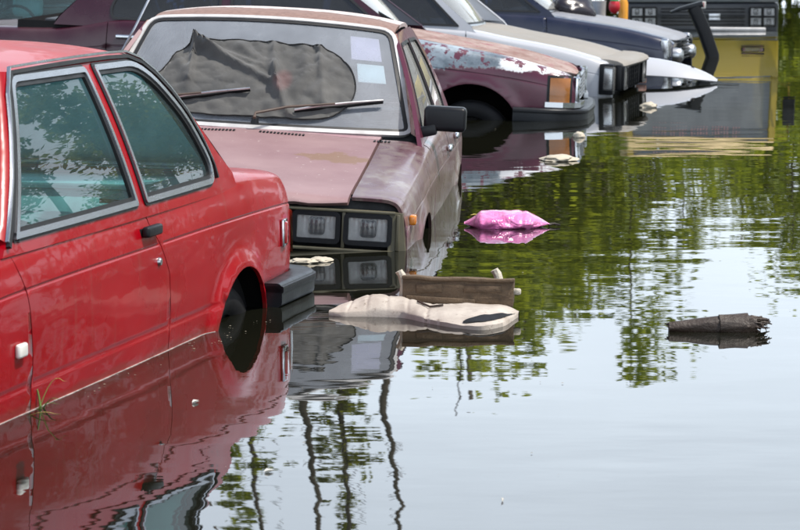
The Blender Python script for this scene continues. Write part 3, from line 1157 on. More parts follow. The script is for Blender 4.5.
# ------------------------------------------------------------------ red two-door car
st = [(2.12, prof(.62, .30, .45, .60, .69, .72)), (2.02, prof(.70, .25, .46, .64, .735, .755)), (1.80, prof(.755, .2, .48, .68, .78, .80)),
      (1.3, prof(.79, .2, .50, .725, .83, .855)), (.7, prof(.80, .2, .51, .75, .878, .90)), (0, prof(.804, .2, .515, .755, .895, .93)),
      (-.9, prof(.80, .2, .515, .755, .902, .93)), (-1.4, prof(.795, .2, .515, .752, .898, .925)), (-1.8, prof(.78, .2, .515, .745, .872, .905)),
      (-2.0, prof(.762, .22, .51, .737, .852, .885)), (-2.09, prof(.735, .25, .50, .73, .832, .862)), (-2.15, prof(.69, .28, .50, .715, .79, .82))]
W_R = [(1.29, .29, .335), (-1.285, .275, .325)]
BR = Body(st, {1: .6, 4: .5, 6: .75}, W_R, [(4.15, .0045), (2.05, .0035)], .024)
red_out = [(.78, .86), (.70, .93), (.52, 1.16), (.44, 1.27), (.36, 1.342), (-.40, 1.349), (-.62, 1.348), (-.74, 1.335), (-.84, 1.295), (-.95, 1.225), (-1.08, 1.115),
           (-1.22, .995), (-1.34, .915), (-1.36, .86)]
red_door_win = roundpoly([(.70, .892), (.375, 1.335), (-.225, 1.335), (-.315, .892)], [.02, .04, .03, .02], 3)
red_q_win = roundpoly([(-.375, .892), (-.285, 1.335), (-.66, 1.333), (-.80, 1.282), (-.99, 1.145), (-1.115, .975), (-1.10, .892)], [.02, .02, .07, .08, .08, .05, .05], 3)
red = dict(name='red_car', body=BR, frame=frame(-1.63, 8.74, -.42, math.degrees(math.atan2(-.969, -.245))), cell=.035, bd=.02,
           paint=dict(side='red_paint', roof='sun_faded_red', hood='sun_faded_red'), wheels=W_R, wheel_z=.25, wheel_r=.285, wheel_in=.125,
           doors=[([(.735, .89), (.70, .82), (.655, .70), (.642, .55), (.64, .24)], [(-.345, .895), (-.39, .83), (-.47, .745), (-.525, .67), (-.538, .55), (-.54, .24)])],
           handles=[(-.325, .815)], handle='flap', nose=2.12, tail=-2.15, hood=(.80, 2.115), cowl=.58, lid=(-2.145, -1.43),
           gh=dict(yb=.772, zb=.9, k=.33, zr=1.345, xm=-.2, taper=.012, outline=red_out, windows=[red_door_win, red_q_win], apil=[(.74, .9), (.52, 1.16), (.36, 1.342)],
                   cpil=[(-1.33, .92), (-1.08, 1.115), (-.84, 1.295), (-.70, 1.34)],
                   trim=[('window_gasket', .008, .004, 'black_gasket'), ('window_frame', .017, .010, 'anodised_trim'), ('glass_seal', .012, .004, 'black_gasket')]),
           roof=dict(x=(.36, -.74), zr=1.346, crown=.05, rear_drop=.012), windshield=((.74, .70, .93, .06), (.40, .595, 1.345, .06)),
           rear_window=((-1.40, .66, .92, .05), (-.80, .575, 1.335, .04)),
           screen_trim=[('screen_gasket', -.012, .012, .006, 'black_gasket'), ('screen_trim', .0, .018, .010, 'anodised_trim')],
           seat_x=(.0, -.92), seat_mat='teal_vinyl', shelf_mat='teal_vinyl', sillz=.90, headrests=False)
RC = build_car(red)
tag(RC, 'glossy red two-door car with black rubber rear bumper and chrome window frames', 'car')
gs = red['gs']
rail = [(.74, .90), (.60, 1.06), (.50, 1.19), (.43, 1.285), (.35, 1.354), (.1, 1.358), (-.2, 1.36), (-.45, 1.36), (-.63, 1.356), (-.74, 1.332), (-.83, 1.290), (-.92, 1.23),
        (-1.01, 1.152), (-1.08, 1.06), (-1.13, .975), (-1.137, .93)]
for side in (1, -1):
    pth = [Vector(gs(x, z)) + Vector((0, .006, 0)) for x, z in densify(rail, .05, False)]
    pth = [Vector((p.x, p.y * side, p.z)) for p in pth]
    stripo('drip_rail', pth, .007, .010, 'anodised_trim', RC, up=(0, side, .3))
    pth2 = [p - Vector((0, side * -.004, .012)) for p in pth]
    stripo('rail_seal', [Vector((p.x * (1 - .0), p.y, p.z - .003)) for p in pth2], .012, .012, 'black_gasket', RC, up=(0, side, .3))
    # side repeater, rear marker, tail lamp
    pv = Vector(BR(*BR.uv(.745, .605)))
    boxo('side_repeater', (.745, (pv.y + .008) * side, .605), (.062, .018, .040), 'milky_lens', RC, bev=.008, seg=3)
    x_ = -1.875
    pv = Vector(BR(*BR.uv(x_, .655)))
    e = mount('side_marker', RC)
    e.location = (x_, pv.y * side, .655)
    e.rotation_euler = (0, 0, .14 * side)
    boxo('marker_frame', (0, .004 * side, 0), (.085, .012, .098), 'chrome', e, bev=.004)
    boxo('marker_lens', (-.004, .010 * side, 0), (.060, .014, .078), 'red_lens', e, bev=.005)
    lv = [Vector(BR(x, BR.tz(x, z) * TS)) for x in (-2.03, -2.07, -2.10, -2.13, -2.148) for z in (.56, .60, .64, .68, .715)]
    nn = Vector((-.35, 1, 0)).normalized()
    vs = [Vector((p.x - .006, (p.y + .008) * side, p.z)) for p in lv]
    mobj('tail_lamp', vs, [(i * 5 + j, i * 5 + j + 1, i * 5 + j + 6, i * 5 + j + 5) for i in range(4) for j in range(4)], 'amber_lens', RC, True)
# bumpers: a wrap-round rubber beam with a lighter top face
def wrap_bumper(parent, x_end, y_end, ret, z, h, dth, sgn, mat='bumper_rubber', rad=.16, strip=None, nm='bumper'):
    pts = []
    pts.append((x_end - sgn * ret, y_end, z))
    pts.append((x_end - sgn * (rad + .01), y_end, z))
    for i in range(1, 8):
        a = i / 8 * math.pi / 2
        pts.append((x_end - sgn * rad * (1 - math.sin(a)), y_end - rad * (1 - math.cos(a)), z))
    pts.append((x_end, y_end - rad, z))
    pts.append((x_end + sgn * .02, 0, z))
    pts += [(p[0], -p[1], p[2]) for p in pts[-2::-1]]
    pr = roundpoly([(-dth / 2, -h / 2), (dth / 2, -h / 2), (dth / 2, h / 2), (-dth / 2, h / 2)], .02, 3)
    vs, fs = sweep(pts, pr)
    o = mobj(nm, vs, fs, mat, parent, True, 40)
    if strip:
        for dz in (h / 2 - .022,):
            q = [(p[0] + sgn * dth * .5 * 0, p[1], p[2] + dz) for p in pts]
            pr2 = roundpoly([(-dth * .56, -.012), (dth * .56, -.012), (dth * .56, .012), (-dth * .56, .012)], .006, 2)
            vs, fs = sweep(q, pr2)
            mobj('rub_strip', vs, fs, strip, o, True, 40)
    return o
b = wrap_bumper(RC, -2.15, .80, .55, .462, .085, .10, -1, strip='black_plastic')
wrap_bumper(RC, 2.16, .80, .5, .45, .12, .075, 1, strip='black_plastic')
for y in (-.56, -.38, .38, .56):
    lathe('headlight', [(0, 2.135), (.05, 2.133), (.075, 2.125), (.085, 2.11), (.085, 2.09)], 'lamp_glass', RC, 'x', 24, (0, y, .61))
simple('mirror_black', (.010, .011, .013), .35, spec=.25)

# thin pale strip painted in for the meniscus highlight along the red door
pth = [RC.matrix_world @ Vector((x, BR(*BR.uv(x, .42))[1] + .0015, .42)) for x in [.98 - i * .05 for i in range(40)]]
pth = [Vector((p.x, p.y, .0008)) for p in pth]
simple('scum', (.42, .36, .34), .6, var=.4, nscale=30)  # pale tone of the painted waterline highlight
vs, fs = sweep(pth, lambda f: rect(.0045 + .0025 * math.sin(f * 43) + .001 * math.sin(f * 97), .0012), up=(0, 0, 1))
tag(mobj('meniscus_glint', vs, fs, 'scum'), 'thin pale strip painted for the meniscus highlight along the red door', 'scum', kind='stuff')
# ------------------------------------------------------------------ mauve sedan with twin lamps
st = [(2.035, prof(.835, .30, .45, .58, .690, .720, .05)), (2.015, prof(.840, .28, .46, .60, .724, .752, .05)), (1.90, prof(.848, .24, .47, .635, .745, .774, .06)),
      (1.6, prof(.858, .2, .48, .67, .775, .803, .07)), (1.2, prof(.868, .2, .49, .70, .815, .84, .08)), (.6, prof(.872, .2, .50, .725, .862, .888, .09)),
      (0, prof(.874, .2, .50, .735, .885, .91, .09)), (-.9, prof(.87, .2, .50, .735, .893, .92, .09)), (-1.5, prof(.862, .2, .50, .73, .888, .92, .09)),
      (-2.0, prof(.85, .22, .49, .72, .865, .89, .08)), (-2.2, prof(.81, .28, .48, .70, .82, .85, .07))]
W_M = [(1.30, .30, .335), (-1.27, .30, .335)]
BM = Body(st, {1: .6, 4: .6, 6: .8, 7: .8}, W_M, [(4.1, .003)], .018, hoodcrease=(.39, .007, .45))
def sedan_outline(dx=0., zr=1.345, a0=.60, a1=-.04, c0=-1.06, c1=-1.62, zb=.86):
    return [(a0 + .06, zb), (a0, zb + .06), (a0 + (a1 - a0) * .55, .92 + (zr - .92) * .55), (a1 + .07, zr - .045), (a1 - .02, zr - .004), (-.5, zr + .004), (c0 + .1, zr), (c0, zr - .02), (c0 + (c1 - c0) * .3, zr - .12),
            (c0 + (c1 - c0) * .65, zr - .27), (c1, zb + .06), (c1 - .04, zb)]
def sedan_windows(zr=1.345, a0=.50, a1=-.02, c0=-.98, c1=-1.2, split=-.46, zb=.905):
    t = zr - .045
    w1 = roundpoly([(a0, zb), (a1, t), (split + .045, t + .004), (split + .03, zb)], .025, 3)
    w2 = roundpoly([(split - .03, zb), (split - .045 + .03, t + .004), (c0 + .06, t - .005), (c0 - .12, t - .14), (c1, zb + .08), (c1 + .02, zb)], [.02, .02, .05, .06, .05, .03], 3)
    return [w1, w2]
mv = dict(name='mauve_sedan', body=BM, frame=frame(-.69, 13.9, -.5, -94.3, 0, 3.0), cell=.045, bd=.028, paint=dict(side='silty_mauve', door='silty_mauve', fender='silty_mauve', hood='mauve_hood', cowl='mauve_paint',
          roof='peeling_roof', surround='maroon_frame', pillar='rusty_pillar', nose_panel='black_plastic'), wheels=W_M, wheel_r=.29,
          doors=[([(.56, .88), (.60, .80), (.66, .66), (.67, .5), (.67, .24)], [(-.46, .885), (-.47, .7), (-.47, .24)]),
                 ([(-.46, .885), (-.47, .7), (-.47, .24)], [(-1.20, .89), (-1.17, .74), (-1.05, .62), (-.94, .5), (-.91, .24)])],
          handles=[(-.34, .79), (-1.04, .80)], nose=1.985, tail=-2.2, hood=(.56, 2.035), cowl=.30, lid=(-2.19, -1.66), hood_bow=.012, nose_lo=.42, th=7.45, quarter_t=7.45, nose_t=6.3,
          gh=dict(yb=.80, zb=.9, k=.44, zr=1.345, xm=-.4, taper=.012, outline=sedan_outline(), windows=sedan_windows(), apil=[(.62, .89), (.25, 1.15), (-.05, 1.342)], cpil=[(-1.60, .92), (-1.42, 1.08), (-1.22, 1.23), (-1.06, 1.325)],
                  trim=[('window_gasket', .014, .004, 'black_gasket')], glass='hazy_glass'),
          roof=dict(x=(-.07, -1.06), zr=1.368, crown=.045, bow=.05, front_drop=.03), windshield=((.40, .715, .905, .10), (-.055, .575, 1.345, .045)), rear_window=((-1.66, .66, .92, .05), (-1.10, .575, 1.335, .04)),
          screen_trim=[('screen_gasket', -.016, .004, .006, 'black_gasket'), ('screen_trim', .002, .022, .012, 'white_trim')], seat_x=(-.35, -1.15), seat_mat='dark_vinyl', sillz=.90, ws_glass='screen_glass', ws_bulge=.02)
MC = build_car(mv)
tag(MC, 'weathered mauve sedan with black twin-lamp front and crumpled sunshade under its wipers', 'car')
# grille frame with the lamp boxes; the sunk front sits just clear of the water
xg = 2.0
boxo('grille_panel', (xg - .082, 0, .615), (.02, 1.60, .25), 'black_plastic', MC, bev=.004)
simple('drab_trim', (.10, .09, .055), .5, var=.3)
for nm, z, h in (('grille_bar', .697, .012), ('grille_bar', .535, .014)):
    boxo(nm, (xg + .012, 0, z), (.03, 1.58, h), 'drab_trim', MC, bev=.004)
for s in (1, -1):
    for y in (.803, .578, .353):
        boxo('grille_post', (xg + .010, s * y, .617), (.026, .014, .148), 'drab_trim', MC, bev=.003)
    vs = [(xg + .022, s * .765, .53), (xg + .022, s * .765, .700), (xg + .004, s * .818, .696), (xg + .004, s * .838, .53), (xg - .03, s * .765, .53), (xg - .03, s * .765, .700), (xg - .05, s * .822, .696), (xg - .05, s * .845, .53)]
    mobj('grille_end', vs, [(0, 1, 2, 3), (3, 2, 6, 7), (1, 5, 6, 2), (0, 3, 7, 4), (4, 7, 6, 5), (0, 4, 5, 1)], 'drab_trim', MC)
    for y in (.679, .466):
        rect_lamp(MC, xg + .014, s * y, .624, .172, .106)
    q = 1.86
    pv = Vector(BM(*BM.uv(q, .66)))
    boxo('side_indicator', (q, (pv.y + .012) * s, .66), (.075, .03, .042), 'amber_lens', MC, bev=.009, seg=3)
for i in range(9):
    boxo('grille_slat', (xg + .004, 0, .555 + i * .02), (.018, .66, .007), 'black_plastic', MC, bev=.002)
wrap_bumper(MC, 2.09, .86, .5, .36, .1, .07, 1, mat='bumper_rubber')
# vent louvres at the back of the hood
tmm = 9 * TS
for cy in (.16, .62, -.16, -.62):
    n = 13 if abs(cy) < .3 else 5
    for i in range(n):
        y = cy + (i - n / 2) * .0165
        x = .64
        v = BM.ty(x, abs(y)) * TS
        p = Vector(BM(x, v))
        boxo('vent_louvre', (x, y, p.z + .0015), (.035, .009, .006), 'black_plastic', MC, rot=Matrix.Rotation(.08, 3, 'Y'), bev=.0)
# wipers
ws = mv['ws']
def wiper(piv, tip, h0=.03):
    e = mount('wiper', MC)
    n = Vector((.72, 0, .69)).normalized()
    a, b = Vector(ws(*piv)), Vector(ws(*tip))
    a = a + n * .034
    b = b + n * .034
    base = a + Vector((.05, 0, -.02))
    m1 = base + (a - base) * .7 + n * .035
    m2 = a + (b - a) * .25 + n * .04
    m3 = a + (b - a) * .62 + n * .022
    tubeo('arm', [base, base + n * .03, m1, m2, m3], .009, 'wiper_brown', e, 8, up=n, taper=.55)
    bs = a + (b - a) * .30 + n * .012
    tubeo('blade_bridge', [bs, bs + (b - bs) * .3 + n * .012, bs + (b - bs) * .6 + n * .012, b + n * .004], .0055, 'worn_chrome', e, 6, up=n)
    stripo('blade_rubber', [bs - n * .008, bs + (b - bs) * .5 - n * .010, b - n * .008], .006, .016, 'rubber', e, up=n)
    lathe('pivot', [(0, .03), (.016, .028), (.02, 0)], 'black_plastic', e, 'z', 14, tuple(base - Vector((0, 0, .012))))
wiper((.02, .045), (.86, .24))
wiper((-.88, .05), (-.05, .28))
# stickers on the inside of the glass
n_ = Vector((.7, 0, .7)).normalized()
for nm, u0, u1, v0, v1, mt in (('sticker', .70, .90, .46, .64, 'paper_blue'), ('sticker', .66, .89, .68, .92, 'paper_violet')):
    q = [Vector(ws(u, v)) - n_ * .008 for u, v in ((u0, v0), (u1, v0), (u1, v1), (u0, v1))]
    q += [p - n_ * .003 for p in q]
    mobj(nm, q, [(0, 1, 2, 3), (7, 6, 5, 4), (0, 4, 5, 1), (1, 5, 6, 2), (2, 6, 7, 3), (3, 7, 4, 0)], mt, mv['ws_obj'])
# mirror
e = mount('door_mirror', MC)
boxo('mirror_housing', (.44, .885, .985), (.10, .195, .115), 'mirror_black', e, bev=.022, seg=4)
boxo('mirror_arm', (.47, .80, .925), (.06, .10, .05), 'mirror_black', e, rot=Matrix.Rotation(.25, 3, 'X'), bev=.01)
boxo('mirror_glass', (.388, .885, .985), (.006, .175, .09), 'chrome', e, bev=.002)
# antenna on the far front pillar
a0 = Vector((.36, -.775, .95))
e = mount('antenna', MC)
tubeo('mast', [a0, a0 + Vector((-.36, .125, .36)), a0 + Vector((-.72, .27, .80))], .0065, 'worn_chrome', e, 6)
tubeo('base', [a0 + Vector((.03, -.012, -.03)), a0 + Vector((-.22, .075, .215))], .011, 'white_trim', e, 8)
boxo('clip', tuple(a0 + Vector((-.24, .082, .235))), (.03, .03, .03), 'black_plastic', e, bev=.005)
# sunshade: grey cloth, sprung wire rim, hanging crumpled behind the glass
def cloth_mat():
    k = NT('grey_cloth')
    w1 = k.noise(220, 2, .5)
    c = k.mix(k.ramp(k.noise(5, 5, .65), [(.35, 0.), (.7, 1.)]), (.048, .048, .047), (.090, .088, .083))
    x, y, z = k.sep(k.co())[0:3]
    d = k.math('ADD', k.math('POWER', k.math('SUBTRACT', y, .11), 2.), k.math('POWER', k.math('SUBTRACT', z, .255), 2.))
    c = k.mix(k.maprange(d, .0030, .0002, 0, .40), c, (.17, .07, .07))
    k.set(col=c, rough=.85, sheen=.2, normal=k.bump(w1, .0006))
    M['grey_cloth'] = k.m
cloth_mat()
SH = empty('sunshade', mv['frame'] @ Matrix.Translation((.42, 0, .86)))
off = Vector((.42, 0, .86))
tag(SH, 'crumpled dark grey cloth sunshade pinned by the wipers of the mauve sedan', 'sunshade')
def shade_out():
    out = []
    for i in range(41):
        a = -math.pi / 2 + math.pi * i / 40
        out.append((.26 + .42 * math.copysign(abs(math.cos(a)) ** .75, math.cos(a)), .40 + .34 * math.sin(a)))
    out += [(.0, .755), (-.3, .76), (-.56, .745), (-.66, .60), (-.74, .40), (-.76, .22), (-.62, .09), (-.3, .06), (.0, .065)]
    return out
def shade_f(u, v):
    p = Vector(ws(u, v))
    h = 0
    for (ax, ay, bx_, by_, w, a) in ((-.58, .75, .12, .36, .028, .040), (-.55, .74, -.50, .36, .02, .034), (.12, .38, .06, .76, .028, .034), (.12, .36, .22, .10, .03, .040), (-.56, .73, .0, .52, .02, .022), (.42, .72, .46, .22, .03, .024), (.30, .75, .36, .3, .05, .016), (.5, .62, .1, .2, .05, .016), (-.5, .36, -.66, .60, .04, .018),
                                     (-.2, .7, .1, .5, .05, .014), (.55, .5, .3, .15, .04, .012)):
        dx, dy = bx_ - ax, by_ - ay
        L2 = dx * dx + dy * dy
        t = max(0, min(1, ((u - ax) * dx + (v - ay) * dy) / L2))
        d = math.hypot(u - ax - t * dx, v - ay - t * dy)
        h += a * math.exp(-(d / w) ** 2) * (.5 + .5 * math.sin(math.pi * min(1, t + .3)))
    h += .014 * abs(noise.noise(Vector((u * 6 + v * 3, v * 5, 2)))) + .010 * abs(noise.noise(Vector((u * 9 - v * 6, v * 9, 5)))) + .005 * noise.noise(Vector((u * 13, v * 14, 7)))
    return p + n_ * (.008 + max(0., 1.15 * h)) - off
panel('cloth', shade_out(), shade_f, 'grey_cloth', SH, (1, 0, .6), du=.022, dv=.02, bd=.02, lip=0.003)
wire = [Vector(shade_f(*p)) + n_ * .002 for p in densify(shade_out(), .05)]
tubeo('wire_rim', wire, .003, 'steel_rim', SH, 6, closed=True, up=tuple(n_))
# cowl strip under the screen
# ------------------------------------------------------------------ the row behind: burgundy, white-and-grey, navy, silver cars
def sedan_stations(w=.84, zn=.74, zc=.93, zt=.93, nose=2.2, tail=-2.3, slope=.0):
    def P(w_, zb_, lo=.2, sh=.08):
        return prof(w_, lo, .30 + .24 * zb_, .18 + .62 * zb_, zb_, zb_ + .03, sh)
    return [(nose, P(w - .10, zn - .06, .3, .05)), (nose - .05, P(w - .05, zn - .02, .26, .05)), (nose - .16, P(w - .02, zn + .012, .22)), (nose - .45, P(w - .008, zn + (zc - zn) * .38)), (nose - .85, P(w, zn + (zc - zn) * .66)),
            (.75, P(w, zc - .02)), (0, P(w + .004, zc)), (-1.0, P(w + .002, zc + .01)), (-1.55, P(w - .004, zt)), (tail + .25, P(w - .02, zt - .02)), (tail, P(w - .08, zt - .07, .3))]
def row_car(name, fr, mats, nose, tail, zn, zc, zt, w=.84, zr=1.40, wheels=None, a0=.86, a1=.22, c0=-.98, c1=-1.50, glassm='hazy_glass', wsglass='hazy_glass', seatm='grey_vinyl', **kw):
    wh = wheels or [(1.36, .30, .34), (-1.30, .30, .34)]
    zb = zc
    B = Body(sedan_stations(w, zn, zc, zt, nose, tail), {1: .6, 4: .7, 6: .75}, wh, [(4.1, .003)], .016)
    out = [(a0 + .06, zb - .04), (a0, zb + .02), (a0 + (a1 - a0) * .55, zb + (zr - zb) * .55), (a1 + .07, zr - .045), (a1 - .02, zr - .004), (-.4, zr + .004), (c0 + .1, zr), (c0, zr - .02), (c0 + (c1 - c0) * .3, zr - .12),
           (c0 + (c1 - c0) * .65, zr - .27), (c1, zb + .02), (c1 - .04, zb - .04)]
    t = zr - .045
    sp = -.36
    ven = a0 - .30
    win = [roundpoly([(a0 - .08, zb + .012), (a1 + .02, t), (sp + .045, t + .004), (sp + .03, zb + .012)], .025, 3),
           roundpoly([(sp - .03, zb + .012), (sp - .015, t + .004), (c0 + .10, t - .005), (c0 - .08, t - .14), (c1 + .34, zb + .09), (c1 + .36, zb + .012)], [.02, .02, .05, .06, .05, .03], 3)]
    c = dict(name=name, body=B, frame=fr, cell=.06, bd=.035, paint=mats, wheels=wh, wheel_r=.29,
             doors=[([(a0 - .04, zb - .02), (a0 - .02, zb - .12), (a0 - .0, .6), (a0 - .0, .24)], [(sp, zb - .02), (sp - .01, .7), (sp - .01, .24)]),
                    ([(sp, zb - .02), (sp - .01, .7), (sp - .01, .24)], [(c1 + .34, zb - .02), (c1 + .34, .74), (c1 + .5, .62), (c1 + .62, .5), (c1 + .65, .24)])],
             handles=[(sp + .14, zb - .1), (c1 + .48, zb - .1)], nose=nose, tail=tail, hood=(a0 - .02, nose - .01), cowl=a0 - .30, lid=(tail + .01, c1 - .06), hood_bow=kw.get('hood_bow', .03), nose_lo=.4,
             gh=dict(yb=w - .055, zb=zb, k=.36, zr=zr, xm=-.3, taper=.012, outline=out, windows=win, apil=[(a0 + .02, zb + .01), (a0 + (a1 - a0) * .55, zb + (zr - zb) * .55), (a1 - .02, zr - .004)],
                     cpil=[(c1, zb + .03), (c0 + (c1 - c0) * .65, zr - .27), (c0 + (c1 - c0) * .3, zr - .12), (c0, zr - .02)], trim=[('window_gasket', .016, .006, kw.get('wtrim', 'black_gasket'))], glass=glassm),
             roof=dict(x=(a1 - .03, c0), zr=zr + .002, crown=.045, bow=.05), windshield=((a0 - .18, w - .13, zb + .015, .12), (a1 - .02, w - .235, zr, .045)), rear_window=((c1 - .05, w - .17, zt + .03, .05), (c0 - .04, w - .24, zr - .01, .04)),
             screen_trim=[('screen_gasket', -.016, .004, .008, 'black_gasket'), ('screen_trim', .004, .02, .010, kw.get('strim', 'worn_chrome'))], seat_x=(-.2, -1.1), seat_mat=seatm, sillz=zb, ws_glass=wsglass, ws_bulge=.02)
    root = build_car(c)
    return root, c, B

# burgundy sedan with flaking fender
BC, bc, BB = row_car('burgundy_sedan', frame(-.815, 20.62, -.33, -5.5, -2.6, 0), dict(side='burgundy_paint', fender='peeled_fender', hood='flaking_hood', cowl='flaking_hood', nose_panel='black_plastic', roof='burgundy_paint', pillar='navy_paint'),
                     2.06, -2.35, .73, .94, .865, zr=1.42, glassm='dark_glass', strim='worn_chrome', hood_bow=.10)
for o in BC.children:
    if o.name.startswith('wheel') and o.type == 'EMPTY':
        o.location.z -= .07
tag(BC, 'burgundy sedan with white flaking paint on its fender and amber corner lamp', 'car')
def corner_lamp(parent, B, x0, x1, z0, z1, mat, frame_mat, side, off=.008, nm='corner_lamp'):
    e = mount(nm, parent)
    n, m = 8, 4
    for nm2, o, mt, g in (('lamp_surround', off * .4, frame_mat, .016), ('lamp_lens', off, mat, 0)):
        vs = []
        for i in range(n + 1):
            x = (x0 - g) + (x1 - x0 + 2 * g) * i / n
            for j in range(m + 1):
                z = (z0 - g) + (z1 - z0 + 2 * g) * j / m
                p = B(min(x, B_NOSE(B)), B.tz(min(x, B_NOSE(B)), z) * TS)
                vs.append((p[0] + o * .6, (p[1] + o) * side, z))
        mobj(nm2, vs, [(i * (m + 1) + j, i * (m + 1) + j + 1, (i + 1) * (m + 1) + j + 1, (i + 1) * (m + 1) + j) for i in range(n) for j in range(m)], mt, e, True)
    return e
def B_NOSE(B):
    return B.xmax
for B_ in (BB,):
    B_.xmax = 2.055
for s in (1, -1):
    corner_lamp(BC, BB, 1.885, 2.02, .535, .705, 'dull_amber_lens', 'black_plastic', s)
    e = rect_lamp(BC, 2.068, s * .50, .625, .30, .17, rim='chrome')
    # chrome strip that wraps the corner beneath the lamp
    pth = [(1.86, (BB(1.86, BB.tz(1.86, .51) * TS)[1] + .012) * s, .525), (1.98, (BB(1.98, BB.tz(1.98, .51) * TS)[1] + .014) * s, .525), (2.05, .775 * s, .525), (2.085, .70 * s, .525), (2.10, .4 * s, .525)]
    stripo('chrome_strip', pth, .03, .035, 'chrome', BC)
    boxo('lamp_cheek', (2.062, s * .70, .62), (.04, .07, .19), 'chrome', BC, rot=Matrix.Rotation(-.5 * s, 3, 'Z'), bev=.012)
for i in range(7):
    boxo('grille_slat', (2.075, 0, .55 + i * .026), (.02, .62, .010), 'worn_chrome', BC, bev=.002)
wrap_bumper(BC, 2.11, .86, .46, .448, .105, .09, 1, mat='bumper_rubber', rad=.32, strip='black_plastic')
wrap_bumper(BC, -2.44, .84, .5, .42, .11, .08, -1, mat='bumper_rubber', rad=.2)
# wiper stub on the burgundy cowl
wp = Vector((.86, -.66, .975))
e = mount('wiper', BC)
tubeo('arm', [wp, wp + Vector((-.05, .03, .04)), wp + Vector((-.22, .34, .10))], .012, 'rubber', e, 8)
lathe('pivot', [(0, .035), (.028, .03), (.034, 0)], 'rubber', e, 'z', 12, tuple(wp))

# white car with a chalky grey hood, pushed up behind the burgundy one
WC, wc, WB = row_car('white_sedan', frame(-.12, 23.45, -.42, -12, -2.2, 0), dict(side='pearl_white', hood='chalky_grey', cowl='chalky_grey', nose_panel='black_plastic', roof='chalky_grey', pillar='pearl_white'),
                     1.93, -1.90, .76, .96, .93, w=.80, zr=1.42, wheels=[(1.28, .3, .34), (-1.12, .3, .34)], a0=.80, a1=.25, c0=-.80, c1=-1.20, glassm='dark_glass', hood_bow=.02)
tag(WC, 'white sedan with chalky grey hood and black empty grille', 'car')
WB.xmax = 1.925
for s in (1, -1):
    e = mount('corner_lamp', WC)
    boxo('lamp_surround', (1.885, s * .735, .625), (.11, .11, .235), 'black_plastic', e, bev=.01)
    boxo('lamp_lens', (1.905, s * .752, .63), (.085, .10, .185), 'lamp_glass', e, bev=.012)
    boxo('lamp_reflector', (1.90, s * .748, .63), (.07, .09, .165), 'worn_chrome', e, bev=.01)
    rect_lamp(WC, 2.0, s * .56, .635, .22, .16, rim='black_plastic')
    boxo('lamp_pod', (1.965, s * .56, .635), (.06, .26, .20), 'black_plastic', WC, bev=.015)
for i in range(5):
    boxo('grille_slat', (1.965, 0, .56 + i * .036), (.035, .72, .010), 'black_plastic', WC, bev=.003)
for i in range(6):
    boxo('grille_post', (1.985, -.32 + i * .128, .63), (.02, .012, .19), 'black_plastic', WC, bev=.003)
lipv = []
for i in range(17):
    y = -.66 + 1.32 * i / 16
    e_ = 1 - abs(y / .66) ** 6
    for dx, dz in ((1.86, .794), (1.95, .792), (2.02, .782), (2.06, .765), (2.072, .745), (2.06, .728), (2.03, .728), (1.86, .74)):
        lipv.append((dx - .05 * (1 - e_) - .02 * abs(y / .66) ** 2, y, dz - .02 * (1 - e_)))
mobj('hood_lip', lipv, [(i * 8 + j, i * 8 + (j + 1) % 8, (i + 1) * 8 + (j + 1) % 8, (i + 1) * 8 + j) for i in range(16) for j in range(8)] + [tuple(range(8)), tuple(128 + j for j in range(8))], 'chalky_grey', WC, True, 60)
wrap_bumper(WC, 2.05, .80, .40, .40, .10, .08, 1, mat='bumper_rubber', rad=.14)

NC, nc, NB = row_car('navy_sedan', frame(.70, 27.78, -.46, -13, -1.0, 0), dict(side='navy_paint', hood='slate_hood', cowl='slate_hood', nose_panel='black_plastic', roof='slate_hood'), 2.0, -2.3, .76, .96, .95, w=.82, zr=1.42, glassm='dark_glass', hood_bow=.03)
tag(NC, 'dark navy sedan with dull slate hood beside the grey-hooded white one', 'car')
for s in (1, -1):
    e = mount('corner_lamp', NC)
    boxo('lamp_lens', (1.965, s * .752, .665), (.06, .06, .17), 'lamp_glass', e, bev=.03, seg=4)
    boxo('lamp_surround', (1.935, s * .735, .665), (.08, .08, .20), 'chrome', e, bev=.02, seg=4)
    lathe('headlight', [(0, 2.07), (.04, 2.066), (.065, 2.045), (.072, 2.01), (.075, 1.95)], 'worn_chrome', NC, 'x', 24, (0, s * .46, .60))
for i in range(6):
    boxo('grille_slat', (2.01, 0, .56 + i * .034), (.03, .74, .012), 'black_plastic', NC, bev=.003)
wrap_bumper(NC, 2.10, .82, .5, .42, .10, .08, 1, mat='bumper_rubber', rad=.18)

SV, sv, SB = row_car('silver_sedan', frame(-2.97, 25.55, -.42, -91, 0, 0), dict(side='silver_blue', nose_panel='black_plastic'), 2.05, -2.2, .74, .90, .93, w=.80, zr=1.40, glassm='side_glass', wsglass='side_glass', seatm='teal_vinyl', strim='chrome')
tag(SV, 'silver blue sedan whose windshield shows pale seats over the burgundy trunk', 'car')
for s in (1, -1):
    rect_lamp(SV, 2.056, s * .52, .62, .26, .14, rim='chrome')
for i in range(6):
    boxo('grille_slat', (2.055, 0, .57 + i * .026), (.02, .6, .010), 'worn_chrome', SV, bev=.002)
wrap_bumper(SV, 2.13, .80, .5, .44, .10, .07, 1, mat='chrome', rad=.15)
